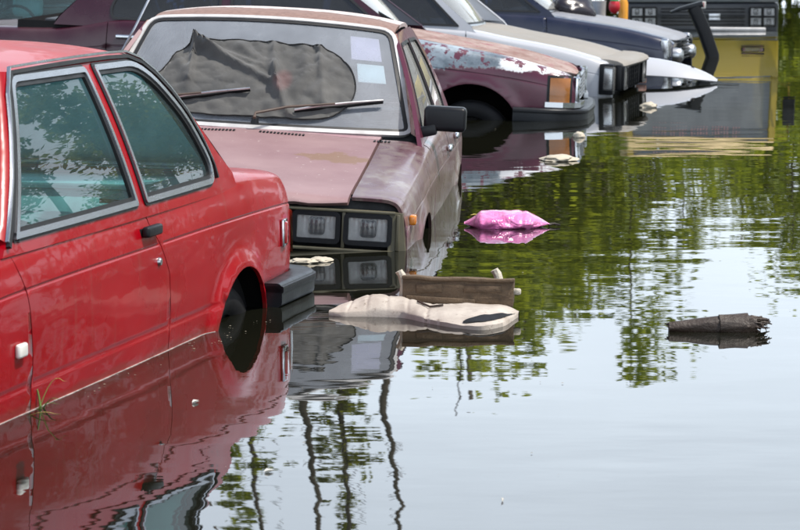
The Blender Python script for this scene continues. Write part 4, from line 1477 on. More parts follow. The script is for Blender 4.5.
# ------------------------------------------------------------------ flatbed truck facing the cars, sunk to its lamps
glass('truck_screen', (.4, .45, .46), 1.4, .75, dust=(.30, .32, .33))  # opaque grey film painted in for sky reflected by the windscreen
T = Matrix.Translation((4.25, 40.8, 0)) @ Matrix.Rotation(R(-90), 4, 'Z')       # local +x faces the camera; z=0 is the waterline
TR = empty('truck', T @ Matrix.Translation((0, 0, -.45)))
tag(TR, 'yellow truck with dark grille and twin square lamps at the water surface', 'truck')
zo = .45
def tz(v): return v + zo
W2 = 1.06
def shell(name, mat, pts, w, parent, inset_=0., bev=.03):
    """side profile (x,z) extruded across the cab"""
    bm = bmesh.new()
    a = [bm.verts.new((x, -w, z + zo)) for x, z in pts]
    b_ = [bm.verts.new((x, w, z + zo)) for x, z in pts]
    n = len(pts)
    bm.faces.new(a[::-1]); bm.faces.new(b_)
    for i in range(n):
        bm.faces.new((a[i], a[(i + 1) % n], b_[(i + 1) % n], b_[i]))
    bmesh.ops.bevel(bm, geom=list(bm.edges), offset=bev, segments=3, affect='EDGES', profile=.5)
    return bobj(name, bm, mat, parent, True, 50)
shell('cab_lower', 'truck_charcoal', [(-.02, -.2), (-.02, .195), (-1.5, .195), (-1.5, -.2)], W2, TR)
shell('front_band', 'truck_grey', [(-.01, .20), (-.01, .30), (-1.5, .30), (-1.5, .20)], W2 - .004, TR, bev=.015)
shell('cab_middle', 'truck_yellow', [(0, .305), (-.015, .86), (-1.5, .86), (-1.5, .305)], W2 + .004, TR)
shell('cab_roof', 'truck_tan', [(-.10, 1.69), (-.16, 1.86), (-1.5, 1.88), (-1.5, 1.69)], W2 - .02, TR, bev=.05)
shell('cab_back', 'truck_yellow', [(-1.40, .87), (-1.40, 1.68), (-1.5, 1.68), (-1.5, .87)], W2 - .03, TR)
for s in (1, -1):
    vs, fs = sweep([(-.035, s * (W2 - .05), tz(.86)), (-.14, s * (W2 - .07), tz(1.70))], rect(.09, .09))
    mobj('windshield_pillar', vs, fs, 'truck_yellow', TR)
    vs, fs = sweep([(-.80, s * (W2 - .045), tz(.86)), (-.80, s * (W2 - .065), tz(1.70))], rect(.07, .07))
    mobj('door_pillar', vs, fs, 'truck_yellow', TR)
    vs = [(-.07, s * (W2 - .05), tz(.88)), (-.77, s * (W2 - .05), tz(.88)), (-.77, s * (W2 - .065), tz(1.67)), (-.16, s * (W2 - .065), tz(1.67))]
    mobj('side_window', vs, [(0, 1, 2, 3)], 'side_glass', TR)
    e = mount('wing_mirror', TR)
    tubeo('arm', [(-.06, s * W2, tz(1.62)), (.06, s * (W2 + .14), tz(1.60)), (.07, s * (W2 + .15), tz(.98)), (-.04, s * W2, tz(.90))], .016, 'truck_yellow', e)
    boxo('housing', (.05, s * (W2 + .15), tz(1.32)), (.05, .17, .32), 'black_plastic', e, bev=.02)
    for y in (.80, 1.0 - .015):
        rect_lamp(TR, .012, s * (y - .06), tz(.068), .16, .115, rim='rubber')
    e = rect_lamp(TR, .016, s * .70, tz(.47), .30, .085, bulb=False, rim='rubber', name='indicator', refl='red_lens')
    wheel(TR, -.75, .88, .02, .40, s)
    wheel(TR, -3.4, .86, .02, .40, s)
vs = [(-.045, -(W2 - .08), tz(.87)), (-.045, W2 - .08, tz(.87)), (-.145, W2 - .10, tz(1.69)), (-.145, -(W2 - .10), tz(1.69))]
mobj('windshield', vs, [(0, 1, 2, 3)], 'truck_screen', TR)
simple('faded_pink', (.62, .36, .34), .7)
for i in range(30):          # broken lettering strip across the top of the screen
    y = -.66 + i * .0415
    if i % 7 == 5:
        continue
    boxo('strip_letter', (-.128, y, tz(1.545 + .01 * math.sin(i * 2.1))), (.004, .020 + .008 * ((i * 5) % 3) / 2, .17 - .03 * (i % 3)), 'faded_pink', TR, rot=Matrix.Rotation(.12, 3, 'Y') @ Matrix.Rotation(.0, 3, 'X'), bev=0)
boxo('cab_floor', (-.75, 0, tz(.80)), (1.3, 1.9, .05), 'dark_inside', TR, bev=.0)
boxo('seat', (-1.15, 0, tz(1.05)), (.2, 1.7, .5), 'dark_vinyl', TR, bev=.05, seg=3)
for z in (-.03, .02, .07, .115):
    boxo('grille_slat', (.0, 0, tz(z)), (.03, 1.18, .014), 'black_plastic', TR, bev=.004)
boxo('emblem_plate', (.022, -.06 + .04, tz(.165)), (.014, .11, .10), 'milky_lens', TR, bev=.004)
def text(name, body, loc, size, mat, parent, rot=(R(90), 0, R(90)), ex=.003):
    cu = bpy.data.curves.new(name, 'FONT')
    cu.body = body
    cu.size = size
    cu.extrude = ex
    cu.align_x = 'CENTER'
    cu.align_y = 'CENTER'
    o = bpy.data.objects.new(name, cu)
    COL.objects.link(o)
    dg = bpy.context.evaluated_depsgraph_get()
    me = bpy.data.meshes.new_from_object(o.evaluated_get(dg))
    bpy.data.objects.remove(o)
    me.materials.clear()
    me.materials.append(M[mat])
    n = bpy.data.objects.new(name, me)
    link(n, parent)
    n.location = loc
    n.rotation_euler = rot
    return n
text('emblem_letter', 'M', (.031, -.02, tz(.165)), .10, 'red_lens', TR)
boxo('badge_plate', (.018, .16, tz(.022)), (.012, .16, .045), 'worn_chrome', TR, bev=.004)
for y in (-.5, .1):
    tubeo('wiper', [(-.035, y, tz(.88)), (-.03, y + .06, tz(.93)), (-.045, y + .42, tz(.98))], .011, 'rubber', TR, 6)
boxo('cargo_bed', (-3.1, 0, tz(.42)), (3.0, 2.1, .08), 'truck_grey', TR, bev=.01)
for s in (1, -1):
    for i in range(3):
        boxo('side_board', (-3.1, s * 1.06, tz(.53 + i * .15)), (3.0, .03, .13), 'truck_tan', TR, bev=.006)
boxo('head_board', (-1.62, 0, tz(.95)), (.05, 2.1, .95), 'truck_tan', TR, bev=.008)

# ------------------------------------------------------------------ floating things
def wood_mat(name, a, b_, rough=.8):
    k = NT(name)
    g = k.noise(14, 6, .65, k.co((.12, 1, 1)), dist=.4)
    d = k.noise(5, 6, .7)
    c = k.mix(k.ramp(g, [(.3, 0.), (.7, 1.)]), a, b_)
    c = k.mix(k.maprange(d, .5, .72, 0, .7), c, tuple(q * .35 for q in a))
    k.set(col=c, rough=rough, normal=k.bump(k.math('ADD', g, k.noise(40, 5, .7)), .006))
    M[name] = k.m
wood_mat('old_wood', (.055, .036, .021), (.17, .115, .068))
wood_mat('wet_wood', (.022, .014, .010), (.055, .034, .022), .5)
wood_mat('pale_wood', (.40, .36, .29), (.60, .55, .46))
def pad_mat():
    k = NT('dirty_pad')
    n1 = k.noise(6, 7, .68)
    n2 = k.noise(38, 5, .7)
    c = k.mix(k.ramp(n1, [(.3, 0.), (.7, 1.)]), (.33, .28, .24), (.52, .47, .41))
    c = k.mix(k.maprange(n2, .58, .70, 0, .75), c, (.14, .10, .07))
    c = k.mix(k.maprange(k.noise(3.5, 6, .7, k.co(loc=(2, 5, 1))), .5, .68, 0, .6), c, (.22, .17, .12))
    k.set(col=c, rough=.75, normal=k.bump(n2, .002))
    M['dirty_pad'] = k.m
pad_mat()
# long padded panel, seams across it, a dark patch laid on for the shaded hollow at its right tip
PX = Matrix.Translation((.075, 9.72, 0)) @ Matrix.Rotation(R(-27), 4, 'Z')
PAD = empty('padded_panel', PX)
tag(PAD, 'dirty cream padded panel with stitched ribs floating under the wooden tray', 'panel')
NEAR = [(0, -.245, 9.885), (.1, -.18, 9.85), (.22, -.10, 9.845), (.36, 0, 9.82), (.5, .09, 9.69), (.66, .185, 9.57), (.80, .27, 9.52), (.92, .345, 9.61), (1, .405, 9.84)]
FARE = [(0, -.24, 9.90), (.1, -.19, 9.98), (.22, -.13, 10.03), (.36, -.04, 10.06), (.5, .07, 10.02), (.66, .19, 9.985), (.80, .29, 9.985), (.92, .365, 9.96), (1, .41, 9.87)]
pnx, pny = pchip([q[0] for q in NEAR], [q[1] for q in NEAR]), pchip([q[0] for q in NEAR], [q[2] for q in NEAR])
pfx, pfy = pchip([q[0] for q in FARE], [q[1] for q in FARE]), pchip([q[0] for q in FARE], [q[2] for q in FARE])
pcr = pchip([0, .12, .27, .40, .55, .72, .88, 1], [.005, .026, .050, .042, .026, .028, .024, .006])
def pad_pt(a, b_):
    x = pnx(a) + (pfx(a) - pnx(a)) * b_
    y = pny(a) + (pfy(a) - pny(a)) * b_
    arch = max(0, 1 - abs((b_ - .58) / .60) ** 2.4)
    z = .012 + pcr(a) * arch
    for s_ in (.13, .23, .33, .43, .53):
        d = (a - s_ - .07 * (b_ - .5)) / .0085
        z -= .0035 * math.exp(-d * d) * min(1, arch * 2)
    z += .005 * noise.noise(Vector((x * 11, y * 11, 0))) + .003 * noise.noise(Vector((x * 31, y * 31, 4)))
    z += .010 * math.exp(-((a - .30) / .1) ** 2) * math.exp(-((b_ - .15) / .2) ** 2)
    return (x, y, max(.004, z))
na, nb_ = 190, 26
vs = [pad_pt(i / na, j / nb_) for i in range(na + 1) for j in range(nb_ + 1)]
vs += [(v[0], v[1], -.012) for v in vs]
m = nb_ + 1
K = (na + 1) * m
fs = [(i * m + j, (i + 1) * m + j, (i + 1) * m + j + 1, i * m + j + 1) for i in range(na) for j in range(nb_)]
fs += [(K + i * m + j, K + i * m + j + 1, K + (i + 1) * m + j + 1, K + (i + 1) * m + j) for i in range(na) for j in range(nb_)]
for i in range(na):
    fs.append((i * m, K + i * m, K + (i + 1) * m, (i + 1) * m))
    fs.append((i * m + nb_, (i + 1) * m + nb_, K + (i + 1) * m + nb_, K + i * m + nb_))
PO = Vector((.08, 9.78, 0))
vs = [Vector(v) - PO for v in vs]
PAD.matrix_world = Matrix.Translation(PO)
mobj('padding', vs, fs, 'dirty_pad', PAD, True, 60)
# flat dark crescent painted for the shade inside the hollow right end
vs, fs = [], []
for i in range(21):
    f = i / 20
    a = .70 + .285 * f
    lo_, hi_ = .05 + .08 * f, .05 + .08 * f + .17 * math.sin(math.pi * min(1, f * .96 + .02)) ** .7
    for b_ in (lo_, (lo_ + hi_) / 2, hi_):
        vs.append(Vector(pad_pt(a, b_)) + Vector((0, 0, .004)) - PO)
fs = [(i * 3 + j, (i + 1) * 3 + j, (i + 1) * 3 + j + 1, i * 3 + j + 1) for i in range(20) for j in range(2)]
mobj('hollow_shade', vs, fs, 'rubber', PAD, True)
tubeo('stick_scrap', [Vector(pad_pt(a, b_)) + Vector((0, 0, .006)) - PO for a, b_ in ((.47, .45), (.53, .40), (.60, .5))], .004, 'wet_wood', PAD, 6)

# wooden tray, an old drawer lying in the water behind the panel
TX = Matrix.Translation((.205, 10.06, .012)) @ Matrix.Rotation(R(-3.5), 4, 'Z') @ Matrix.Rotation(R(1.5), 4, 'Y')
TRY = empty('wooden_tray', TX)
tag(TRY, 'broken brown wooden drawer tray resting behind the padded panel', 'tray')
LN = .385
boxo('front_board', (0, -.085, .055), (LN, .016, .085), 'old_wood', TRY, bev=.003)
boxo('back_board', (0, .085, .052), (LN, .016, .075), 'old_wood', TRY, bev=.003)
for s in (1, -1):
    boxo('end_board', (s * (LN / 2 - .008), 0, .054), (.016, .154, .084), 'old_wood', TRY, bev=.003)
boxo('base_board', (0, 0, .012), (LN - .02, .16, .01), 'wet_wood', TRY, bev=.002)
boxo('top_rail', (.0, -.088, .103), (LN + .006, .026, .012), 'old_wood', TRY, bev=.003)
for i, (x, w_, h_) in enumerate(((-.10, .09, .030), (.085, .13, .024))):
    boxo('slot_block', (x, -.0945, .068 + .004 * (i % 2)), (w_, .006, h_), 'old_wood', TRY, rot=Matrix.Rotation(.05 * (i - 1.5), 3, 'Y'), bev=.002)
boxo('split_batten', (-.06, -.097, .028), (.24, .010, .020), 'old_wood', TRY, rot=Matrix.Rotation(.03, 3, 'Y'), bev=.003)
for nm, x, y, h, r_ in (('corner_post', -.193, -.07, .122, .013), ('corner_post', .135, .075, .120, .014)):
    vs, fs = sweep([(x, y, .02), (x + .004, y, h * .6), (x - .006, y + .004, h * .88), (x - .014, y + .004, h)], lambda f: [(p[0] * (1 + .35 * math.sin(7 * f + k2)), p[1] * (1 + .3 * math.cos(5 * f + k2 * 2))) for k2, p in enumerate(circ(r_, 9))], up=(1, 0, 0))
    mobj(nm, vs, fs, 'pale_wood', TRY, True, 40)
for o in TRY.children:
    if o.name.startswith(('front_board', 'top_rail', 'back_board', 'end_board')):
        bm = bmesh.new()
        bm.from_mesh(o.data)
        bmesh.ops.subdivide_edges(bm, edges=[e_ for e_ in bm.edges if e_.calc_length() > .06], cuts=14)
        for v in bm.verts:
            v.co += Vector((0, .004 * noise.noise(v.co * 18), .006 * noise.noise(v.co * 14 + Vector((3, 1, 0)))))
        bm.to_mesh(o.data)
        bm.free()
boxo('side_peg', (.203, -.06, .062), (.03, .022, .022), 'pale_wood', TRY, bev=.006)

# inflated pink plastic bag
def bag_mat():
    k = NT('pink_plastic')
    n1 = k.noise(16, 5, .6)
    c = k.mix(k.ramp(n1, [(.35, 0.), (.65, 1.)]), (.78, .15, .44), (.82, .24, .52))
    k.set(col=c, rough=.2, trans=.12, coat=.5, normal=k.bump(k.noise(9, 3, .55, k.co((1, 1.6, 1.6)), dist=1.6), .02))
    k.b.inputs['Subsurface Weight'].default_value = .25
    k.b.inputs['Subsurface Radius'].default_value = (.04, .015, .03)
    M['pink_plastic'] = k.m
bag_mat()
BG = empty('plastic_bag', Matrix.Translation((.475, 12.80, .0)) @ Matrix.Rotation(R(-3), 4, 'Z'))
tag(BG, 'bright pink plastic bag floating half inflated on the water', 'bag')
vs, fs = [], []
na, nb_ = 56, 28
for i in range(na + 1):
    a = i / na
    x = -.19 + .38 * a
    wr = min(1, .22 + 4.2 * a) if a < .2 else (1 if a < .72 else max(.03, 1 - ((a - .72) / .28) ** 1.1))
    wr *= 1 if a > .2 else .55 + .45 * (a / .2)
    for j in range(nb_):
        q = 2 * math.pi * j / nb_
        rr_ = 1 + .09 * noise.noise(Vector((x * 22, math.cos(q) * 2, math.sin(q) * 2))) + .05 * math.sin(6 * q + x * 34) * (1 if .25 < a < .8 else .4)
        rr_ -= .04 * math.exp(-((a - .42) / .03) ** 2) + .06 * math.exp(-((a - .68) / .03) ** 2)
        vs.append((x, .13 * wr * rr_ * math.cos(q), .012 + .058 * wr * rr_ * math.sin(q) * (1 if math.sin(q) > 0 else .5)))
for i in range(na):
    for j in range(nb_):
        k2 = (j + 1) % nb_
        fs.append((i * nb_ + j, (i + 1) * nb_ + j, (i + 1) * nb_ + k2, i * nb_ + k2))
fs += [tuple(range(nb_))[::-1], tuple(na * nb_ + j for j in range(nb_))]
mobj('bag_film', vs, fs, 'pink_plastic', BG, True)
tubeo('knotted_tail', [(.185, 0, .008), (.21, .01, .012), (.235, -.006, .008)], .008, 'wet_wood', BG, 6, taper=.4)

# dark pipe with a broken coupling
LX = Matrix.Translation((1.06, 9.50, .005)) @ Matrix.Rotation(R(2.5), 4, 'Z') @ Matrix.Rotation(R(-1.0), 4, 'Y')
LG = empty('drift_log', LX)
tag(LG, 'dark wet log with splintered butt end floating alone on the open water', 'log')
def log_body(x0, x1, r0, r1, nm, mt, seed, n=26, m_=20):
    vs, fs = [], []
    for i in range(n + 1):
        f = i / n
        x = x0 + (x1 - x0) * f
        for j in range(m_):
            q = 2 * math.pi * j / m_
            r_ = (r0 + (r1 - r0) * f) * (1 + .16 * noise.noise(Vector((x * 11, math.cos(q) * 1.5 + seed, math.sin(q) * 2))) + .09 * noise.noise(Vector((x * 5, math.cos(q) * 6, math.sin(q) * 6))))
            vs.append((x, r_ * math.cos(q), .012 + r_ * math.sin(q)))
    for i in range(n):
        for j in range(m_):
            k2 = (j + 1) % m_
            fs.append((i * m_ + j, (i + 1) * m_ + j, (i + 1) * m_ + k2, i * m_ + k2))
    fs += [tuple(range(m_))[::-1], tuple(n * m_ + j for j in range(m_))]
    return mobj(nm, vs, fs, mt, LG, True, 50)
log_body(-.172, .01, .017, .033, 'tapered_stem', 'wet_wood', 1, 34, 24)
log_body(-.005, .092, .038, .039, 'bark_sleeve', 'wet_wood', 4, 18, 24)
log_body(.085, .118, .036, .030, 'butt', 'wet_wood', 6, 10, 24)
for i in range(26):
    a = random.uniform(-.3, math.pi + .3)
    r_ = random.uniform(.004, .032)
    p0 = (.10, r_ * math.cos(a), .012 + r_ * math.sin(a))
    p1 = (random.uniform(.118, .160), p0[1] * 1.2 + random.uniform(-.012, .012), p0[2] + random.uniform(-.018, .010))
    p2 = (p1[0] + random.uniform(-.004, .016), p1[1] + random.uniform(-.01, .01), p1[2] + random.uniform(-.012, .004))
    tubeo('splinter', [p0, p1, p2], random.uniform(.003, .008), 'wet_wood', LG, 5, taper=.25)
for i in range(7):
    a = random.uniform(0, math.pi)
    p0 = (-.165, .012 * math.cos(a), .012 + .012 * math.sin(a))
    tubeo('splinter', [p0, (p0[0] - random.uniform(.008, .022), p0[1], p0[2] + random.uniform(-.004, .004))], .005, 'wet_wood', LG, 5, taper=.3)

# white curved fender panel, afloat past the white sedan
FPX = Matrix.Translation((2.30, 24.3, .0)) @ Matrix.Rotation(R(-10), 4, 'Z')
FP = empty('loose_fender', FPX)
tag(FP, 'detached white car fender floating with its pointed tip in the water', 'fender')
def fen(u, v):       # u along 0..1, v across 0..1
    u = min(max(u, 0.), 1.)
    x = -.62 + 1.0 * u
    w_ = .26 * (1 - u ** 6) ** .5 + .004
    y = -.10 + (v - .5) * 2 * w_ * .8
    z = .015 + (.20 * (1 - u ** 2.6) ** .75) * (1 - (2 * v - 1) ** 2 * .75) + .02 * math.sin(3 * u)* (1-u)
    return (x, y, z)
panel('shell', [(0, 0), (.985, 0), (.985, 1), (0, 1)], fen, 'pearl_white', FP, (0, 0, 1), du=.05, dv=.06, bd=.06, lip=.012)
boxo('bracket', (-.32, -.30, .03), (.22, .04, .05), 'rusty_pillar', FP, bev=.01)
lathe('bolt_hole', [(0, .006), (.016, .006), (.02, 0)], 'rubber', FP, 'z', 10, (.16, -.12, fen(.78, .47)[2]))

# bent black bumper end sticking up
BPX = Matrix.Translation((3.05, 28.8, 0))
BP = empty('bent_bumper_bar', BPX)
tag(BP, 'bent black bar with folded top leaning up from the water beside the navy sedan', 'bar')
vs, fs = sweep([(.06, 0, -.3), (.045, 0, .02), (-.03, 0, .24), (-.12, 0, .44), (-.145, 0, .49)], roundpoly(rect(.13, .15), .03, 3), up=(0, 1, 0))
mobj('upright', vs, fs, 'black_plastic', BP, True, 40)
vs, fs = sweep([(-.06, 0, .525), (-.17, 0, .50), (-.28, 0, .475), (-.37, 0, .44)], lambda f: roundpoly(rect(.15 - .05 * f, .06 - .035 * f), .012, 2), up=(0, 0, 1))
mobj('folded_top', vs, fs, 'bumper_rubber', BP, True, 40)

# foam board by the truck, scraps of foam, leaves
def blob(name, loc, size, mat, label, cat, seed, group=None, rz=0.):
    bm = bmesh.new()
    bmesh.ops.create_icosphere(bm, subdivisions=3, radius=1)
    for v in bm.verts:
        n = noise.noise(v.co * 1.7 + Vector((seed, 0, 0))) * .35 + noise.noise(v.co * 4 + Vector((0, seed, 0))) * .14
        p = v.co * (1 + n)
        v.co = Vector((p.x * size[0], p.y * size[1], p.z * size[2]))
    o = bobj(name, bm, mat, None, True, 60)
    o.location = loc
    o.rotation_euler = (0, 0, rz)
    return tag(o, label, cat, group)
fbd = boxo('foam_board', (0, 0, 0), (.74, .16, .045), 'white_trim', None, bev=.012, seg=3)
fbd.location = (4.10, 35.6, .02)
fbd.rotation_euler = (0, .01, R(4))
for v in fbd.data.vertices:
    v.co.z += .008 * noise.noise(v.co * 9)
tag(fbd, 'long white foam board floating in front of the truck grille', 'board')
blob('foam_scrap', (-.385, 11.42, .006), (.055, .04, .013), 'fibre_foam', 'pale yellowish foam scrap against the mauve sedan front', 'foam', 2.)
blob('foam_scrap', (-.315, 11.47, .006), (.045, .04, .012), 'fibre_foam', 'smaller pale foam scrap touching the mauve sedan front', 'foam', 5.)
blob('foam_slab', (.90, 16.35, .01), (.10, .10, .022), 'fibre_foam', 'flat pale foam slab adrift beyond the pink bag', 'foam', 8.)
blob('litter_scrap', (1.80, 21.0, .01), (.06, .05, .03), 'fibre_foam', 'small pale litter scrap beside the white sedan bumper', 'litter', 11.)
blob('litter_scrap', (1.12, 18.1, .01), (.035, .05, .025), 'fibre_foam', 'small triangular litter scrap off the burgundy bumper', 'litter', 13.)
simple('yellow_leaf', (.45, .36, .06), .6)
simple('straw', (.36, .30, .08), .7, var=.3)
simple('fleck_grey', (.22, .20, .15), .8, var=.3)
simple('grass_green', (.10, .16, .03), .6, var=.3)
def leaf(loc, L_, rz, label, mat='yellow_leaf'):
    vs = [(0, 0, .004), (L_ * .35, L_ * .14, .010), (L_, 0, .006), (L_ * .35, -L_ * .14, .008), (L_ * .4, 0, .003)]
    vs += [(v[0], v[1], v[2] - .003) for v in vs]
    o = mobj('leaf', vs, [(0, 4, 1), (1, 4, 2), (2, 4, 3), (3, 4, 0), (5, 6, 9), (6, 7, 9), (7, 8, 9), (8, 5, 9)], mat)
    o.location = loc
    o.rotation_euler = (0, 0, rz)
    return tag(o, label, 'leaf')
leaf((.32, 13.25, 0), .06, .1, 'thin yellow leaf floating beside the pink bag')
leaf((-.335, 7.02, 0), .03, .6, 'tiny pale fleck floating in the red car reflection', 'milky_lens')
leaf((.24, 6.66, 0), .025, 1.6, 'tiny white fleck floating alone on the open water', 'milky_lens')
leaf((-.585, 8.05, 0), .03, .9, 'small pale fleck floating beside the red door', 'milky_lens')
# grass tuft at the red door
GR = empty('grass_tuft', Matrix.Translation((-1.015, 7.98, 0)))
tag(GR, 'thin straw grass stems poking from the water beside the red car', 'grass')
for i, (x0, y0, dx, dy, h, mt) in enumerate(((0, 0, .09, -.01, .085, 'straw'), (.01, -.01, -.05, .0, .055, 'straw'), (.005, 0, .07, -.02, .03, 'grass_green'), (-.02, -.02, .09, .0, .018, 'grass_green'), (0, 0, -.08, -.03, .028, 'grass_green'), (.02, -.02, -.025, .01, .06, 'grass_green'),
                                               (-.05, -.10, .14, -.06, .012, 'straw'))):
    pth = []
    for k2 in range(9):
        f = k2 / 8
        pth.append((x0 + dx * f, y0 + dy * f, -.03 + (h + .03) * math.sin(min(1, f * 1.15) * math.pi * .62)))
    vs, fs = sweep(pth, lambda f: [(p[0] * (1.05 - f), p[1] * (1.05 - f)) for p in rect(.010, .003)], up=(0, 0, 1))
    mobj('blade', vs, fs, mt, GR)
# things behind the navy sedan
simple('bag_black', (.018, .015, .022), .28)
blob('black_sack', (1.62, 27.75, .50), (.22, .26, .14), 'bag_black', 'crumpled black plastic sack lying on the navy sedan cowl', 'sack', 21.)
simple('bottle_blue', (.03, .16, .42), .2)
simple('ball_red', (.50, .02, .03), .3)
simple('ball_green', (.03, .25, .08), .3)
simple('float_orange', (.75, .33, .03), .4)

vs, fs = [], []
rg = random.Random(5)
for i in range(90):
    if i < 45:
        f = rg.random()
        x, y = -1.05 + .52 * f + rg.uniform(.0, .10), 7.9 + 1.85 * f + rg.uniform(-.05, .05)
    else:
        y = rg.uniform(6.5, 20)
        x = rg.uniform(-.1, .13) * y + .1
    s_ = rg.uniform(.0012, .0035)
    a = rg.uniform(0, 6.28)
    b0 = len(vs)
    for q in range(4):
        vs.append((x + s_ * math.cos(a + q * 1.57) * (1.6 if q % 2 else .8), y + s_ * math.sin(a + q * 1.57), .003))
    vs.append((x, y, .003 + s_ * .5))
    fs += [(b0, b0 + 1, b0 + 4), (b0 + 1, b0 + 2, b0 + 4), (b0 + 2, b0 + 3, b0 + 4), (b0 + 3, b0, b0 + 4)]
tag(mobj('floating_scum', vs, fs, 'fleck_grey'), 'tiny grey flecks scattered over the water', 'scum', kind='stuff')
# floating containers by the truck
def jar(name, x, y, prof_, mat, label, cat, capm=None, cap=None):
    o = empty(name, Matrix.Translation((x, y, 0)))
    tag(o, label, cat)
    lathe('body', prof_, mat, o, 'z', 20)
    if cap:
        lathe('cap', cap, capm, o, 'z', 16)
jar('bottle', 2.44, 38.2, [(0, -.1), (.07, -.1), (.075, .2), (.06, .27), (.03, .31), (.03, .34)], 'bottle_blue', 'blue plastic bottle bobbing beside the white tub', 'bottle', 'milky_lens', [(0, .385), (.035, .385), (.036, .34)])
jar('tub', 2.62, 38.4, [(0, -.1), (.085, -.1), (.10, .28), (.105, .29), (.0, .30)], 'white_trim', 'white plastic tub bobbing between bottle and ball', 'tub')
jar('ball', 2.80, 38.0, [(0, .13)] + [(.075 * math.sin(a), .23 - .10 * math.cos(a)) for a in [math.pi * i / 12 for i in range(1, 12)]] + [(0, .33)], 'ball_red', 'red ball with green cap bobbing near the truck', 'ball', 'ball_green', [(0, .37), (.04, .36), (.06, .30)])
jar('float', 2.93, 38.2, [(0, -.06), (.06, -.06), (.065, .26), (.05, .31), (0, .32)], 'float_orange', 'orange float bobbing next to the truck lamps', 'float')

# ------------------------------------------------------------------ trees on the far bank
def leaf_mat(name, a, b_):
    k = NT(name)
    oi = k.n('ObjectInfo')
    n1 = k.noise(.9, 3, .6)
    c = k.mix(k.ramp(n1, [(.3, 0.), (.7, 1.)]), a, b_)
    k.set(col=c, rough=.55)
    tl = k.n('BsdfTranslucent')
    k.l(k.mix(.5, c, (.58, .64, .05)), tl.inputs[0])
    mx = k.n('MixShader')
    mx.inputs[0].default_value = .52
    k.l(k.b.outputs[0], mx.inputs[1])
    k.l(tl.outputs[0], mx.inputs[2])
    k.l(mx.outputs[0], k.out.inputs[0])
    M[name] = k.m
leaf_mat('leaf_deep', (.09, .125, .010), (.15, .19, .018))
leaf_mat('leaf_light', (.13, .18, .014), (.21, .26, .03))
leaf_mat('leaf_olive', (.06, .075, .018), (.10, .11, .03))
wood_mat('bark', (.05, .04, .03), (.12, .10, .075))
def crown_mesh(name, rx, rz, nclump, per, leaf_s, mat, rng, zc, dens=1.):
    vs, fs = [], []
    for i in range(nclump):
        while True:
            p = Vector((rng.uniform(-1, 1), rng.uniform(-1, 1), rng.uniform(-1, 1)))
            if p.length < 1:
                break
        p = p * (.55 + .45 * p.length)
        c = Vector((p.x * rx, p.y * rx, zc + p.z * rz))
        cr = rng.uniform(.45, 1.) * min(rx, rz) * .42
        for j in range(per):
            q = Vector((rng.gauss(0, .5), rng.gauss(0, .5), rng.gauss(0, .42))) * cr + c
            d = Vector((rng.gauss(0, 1), rng.gauss(0, 1), rng.gauss(0, .6))).normalized()
            e = d.cross(Vector((rng.gauss(0, 1), rng.gauss(0, 1), rng.gauss(0, 1)))).normalized()
            s_ = leaf_s * rng.uniform(.6, 1.3)
            b0 = len(vs)
            vs += [q - d * s_, q + e * s_ * .45, q + d * s_, q - e * s_ * .45 - Vector((0, 0, s_ * .15))]
            fs.append((b0, b0 + 1, b0 + 2, b0 + 3))
    me = bpy.data.meshes.new(name)
    me.from_pydata([tuple(v) for v in vs], [], fs)
    me.materials.append(M[mat])
    me.update()
    return me
def trunk_mesh(name, h, r0, rng, limbs, lean=.3, rx=1.5):
    V, F = [], []
    def add(path, ra, rb, n=7):
        vs, fs = sweep(path, lambda f: circ(ra + (rb - ra) * f, n), up=(1, 0, 0))
        b0 = len(V)
        V.extend(vs)
        F.extend([tuple(q + b0 for q in f) for f in fs])
    lx, ly = rng.uniform(-lean, lean), rng.uniform(-lean, lean)
    def at(f):
        return Vector((lx * f * f + .12 * math.sin(3 * f + lx * 9), ly * f * f + .1 * math.sin(4 * f), h * f))
    add([at(i / 10) for i in range(11)], r0, r0 * .22)
    for i in range(limbs):
        f = rng.uniform(.35, .9)
        a = rng.uniform(0, 2 * math.pi)
        p = at(f)
        L_ = rx * rng.uniform(.5, .95)
        d = Vector((math.cos(a), math.sin(a), rng.uniform(.4, .9)))
        add([p, p + d * L_ * .5, p + d * L_ + Vector((0, 0, .2 * L_))], r0 * .35 * (1.1 - f), r0 * .06, 5)
    me = bpy.data.meshes.new(name)
    me.from_pydata([tuple(v) for v in V], [], F)
    me.materials.append(M['bark'])
    me.shade_smooth()
    me.update()
    return me
rng = random.Random(11)
kinds = {}
def make_kind(key, h, rx, rz, zc, ncl, per, ls, mat, r0, limbs, lean=.3):
    kinds[key] = (crown_mesh('crown', rx, rz, ncl, per, ls, mat, rng, zc), trunk_mesh('trunk', h, r0, rng, limbs, lean, rx), h)
make_kind('broad_a', 9.0, 2.1, 3.0, 6.2, 75, 46, .17, 'leaf_light', .17, 14)
make_kind('broad_b', 9.0, 2.4, 2.7, 6.0, 80, 46, .17, 'leaf_deep', .18, 14)
make_kind('sparse', 9.0, 1.7, 3.0, 6.2, 40, 30, .15, 'leaf_light', .055, 14)
make_kind('slender', 13.0, .75, 5.0, 8.0, 60, 26, .13, 'leaf_olive', .19, 16, .5)
make_kind('feathery', 13.0, 1.0, 4.6, 8.6, 80, 34, .14, 'leaf_deep', .2, 16, .5)
make_kind('bare', 12.5, .4, 2.4, 9.0, 10, 10, .12, 'leaf_olive', .22, 8, .9)
make_kind('shrub_a', 3.0, 1.9, 1.4, 1.7, 60, 44, .14, 'leaf_deep', .10, 10)
make_kind('shrub_b', 3.0, 1.7, 1.5, 1.8, 56, 44, .14, 'leaf_light', .10, 10)
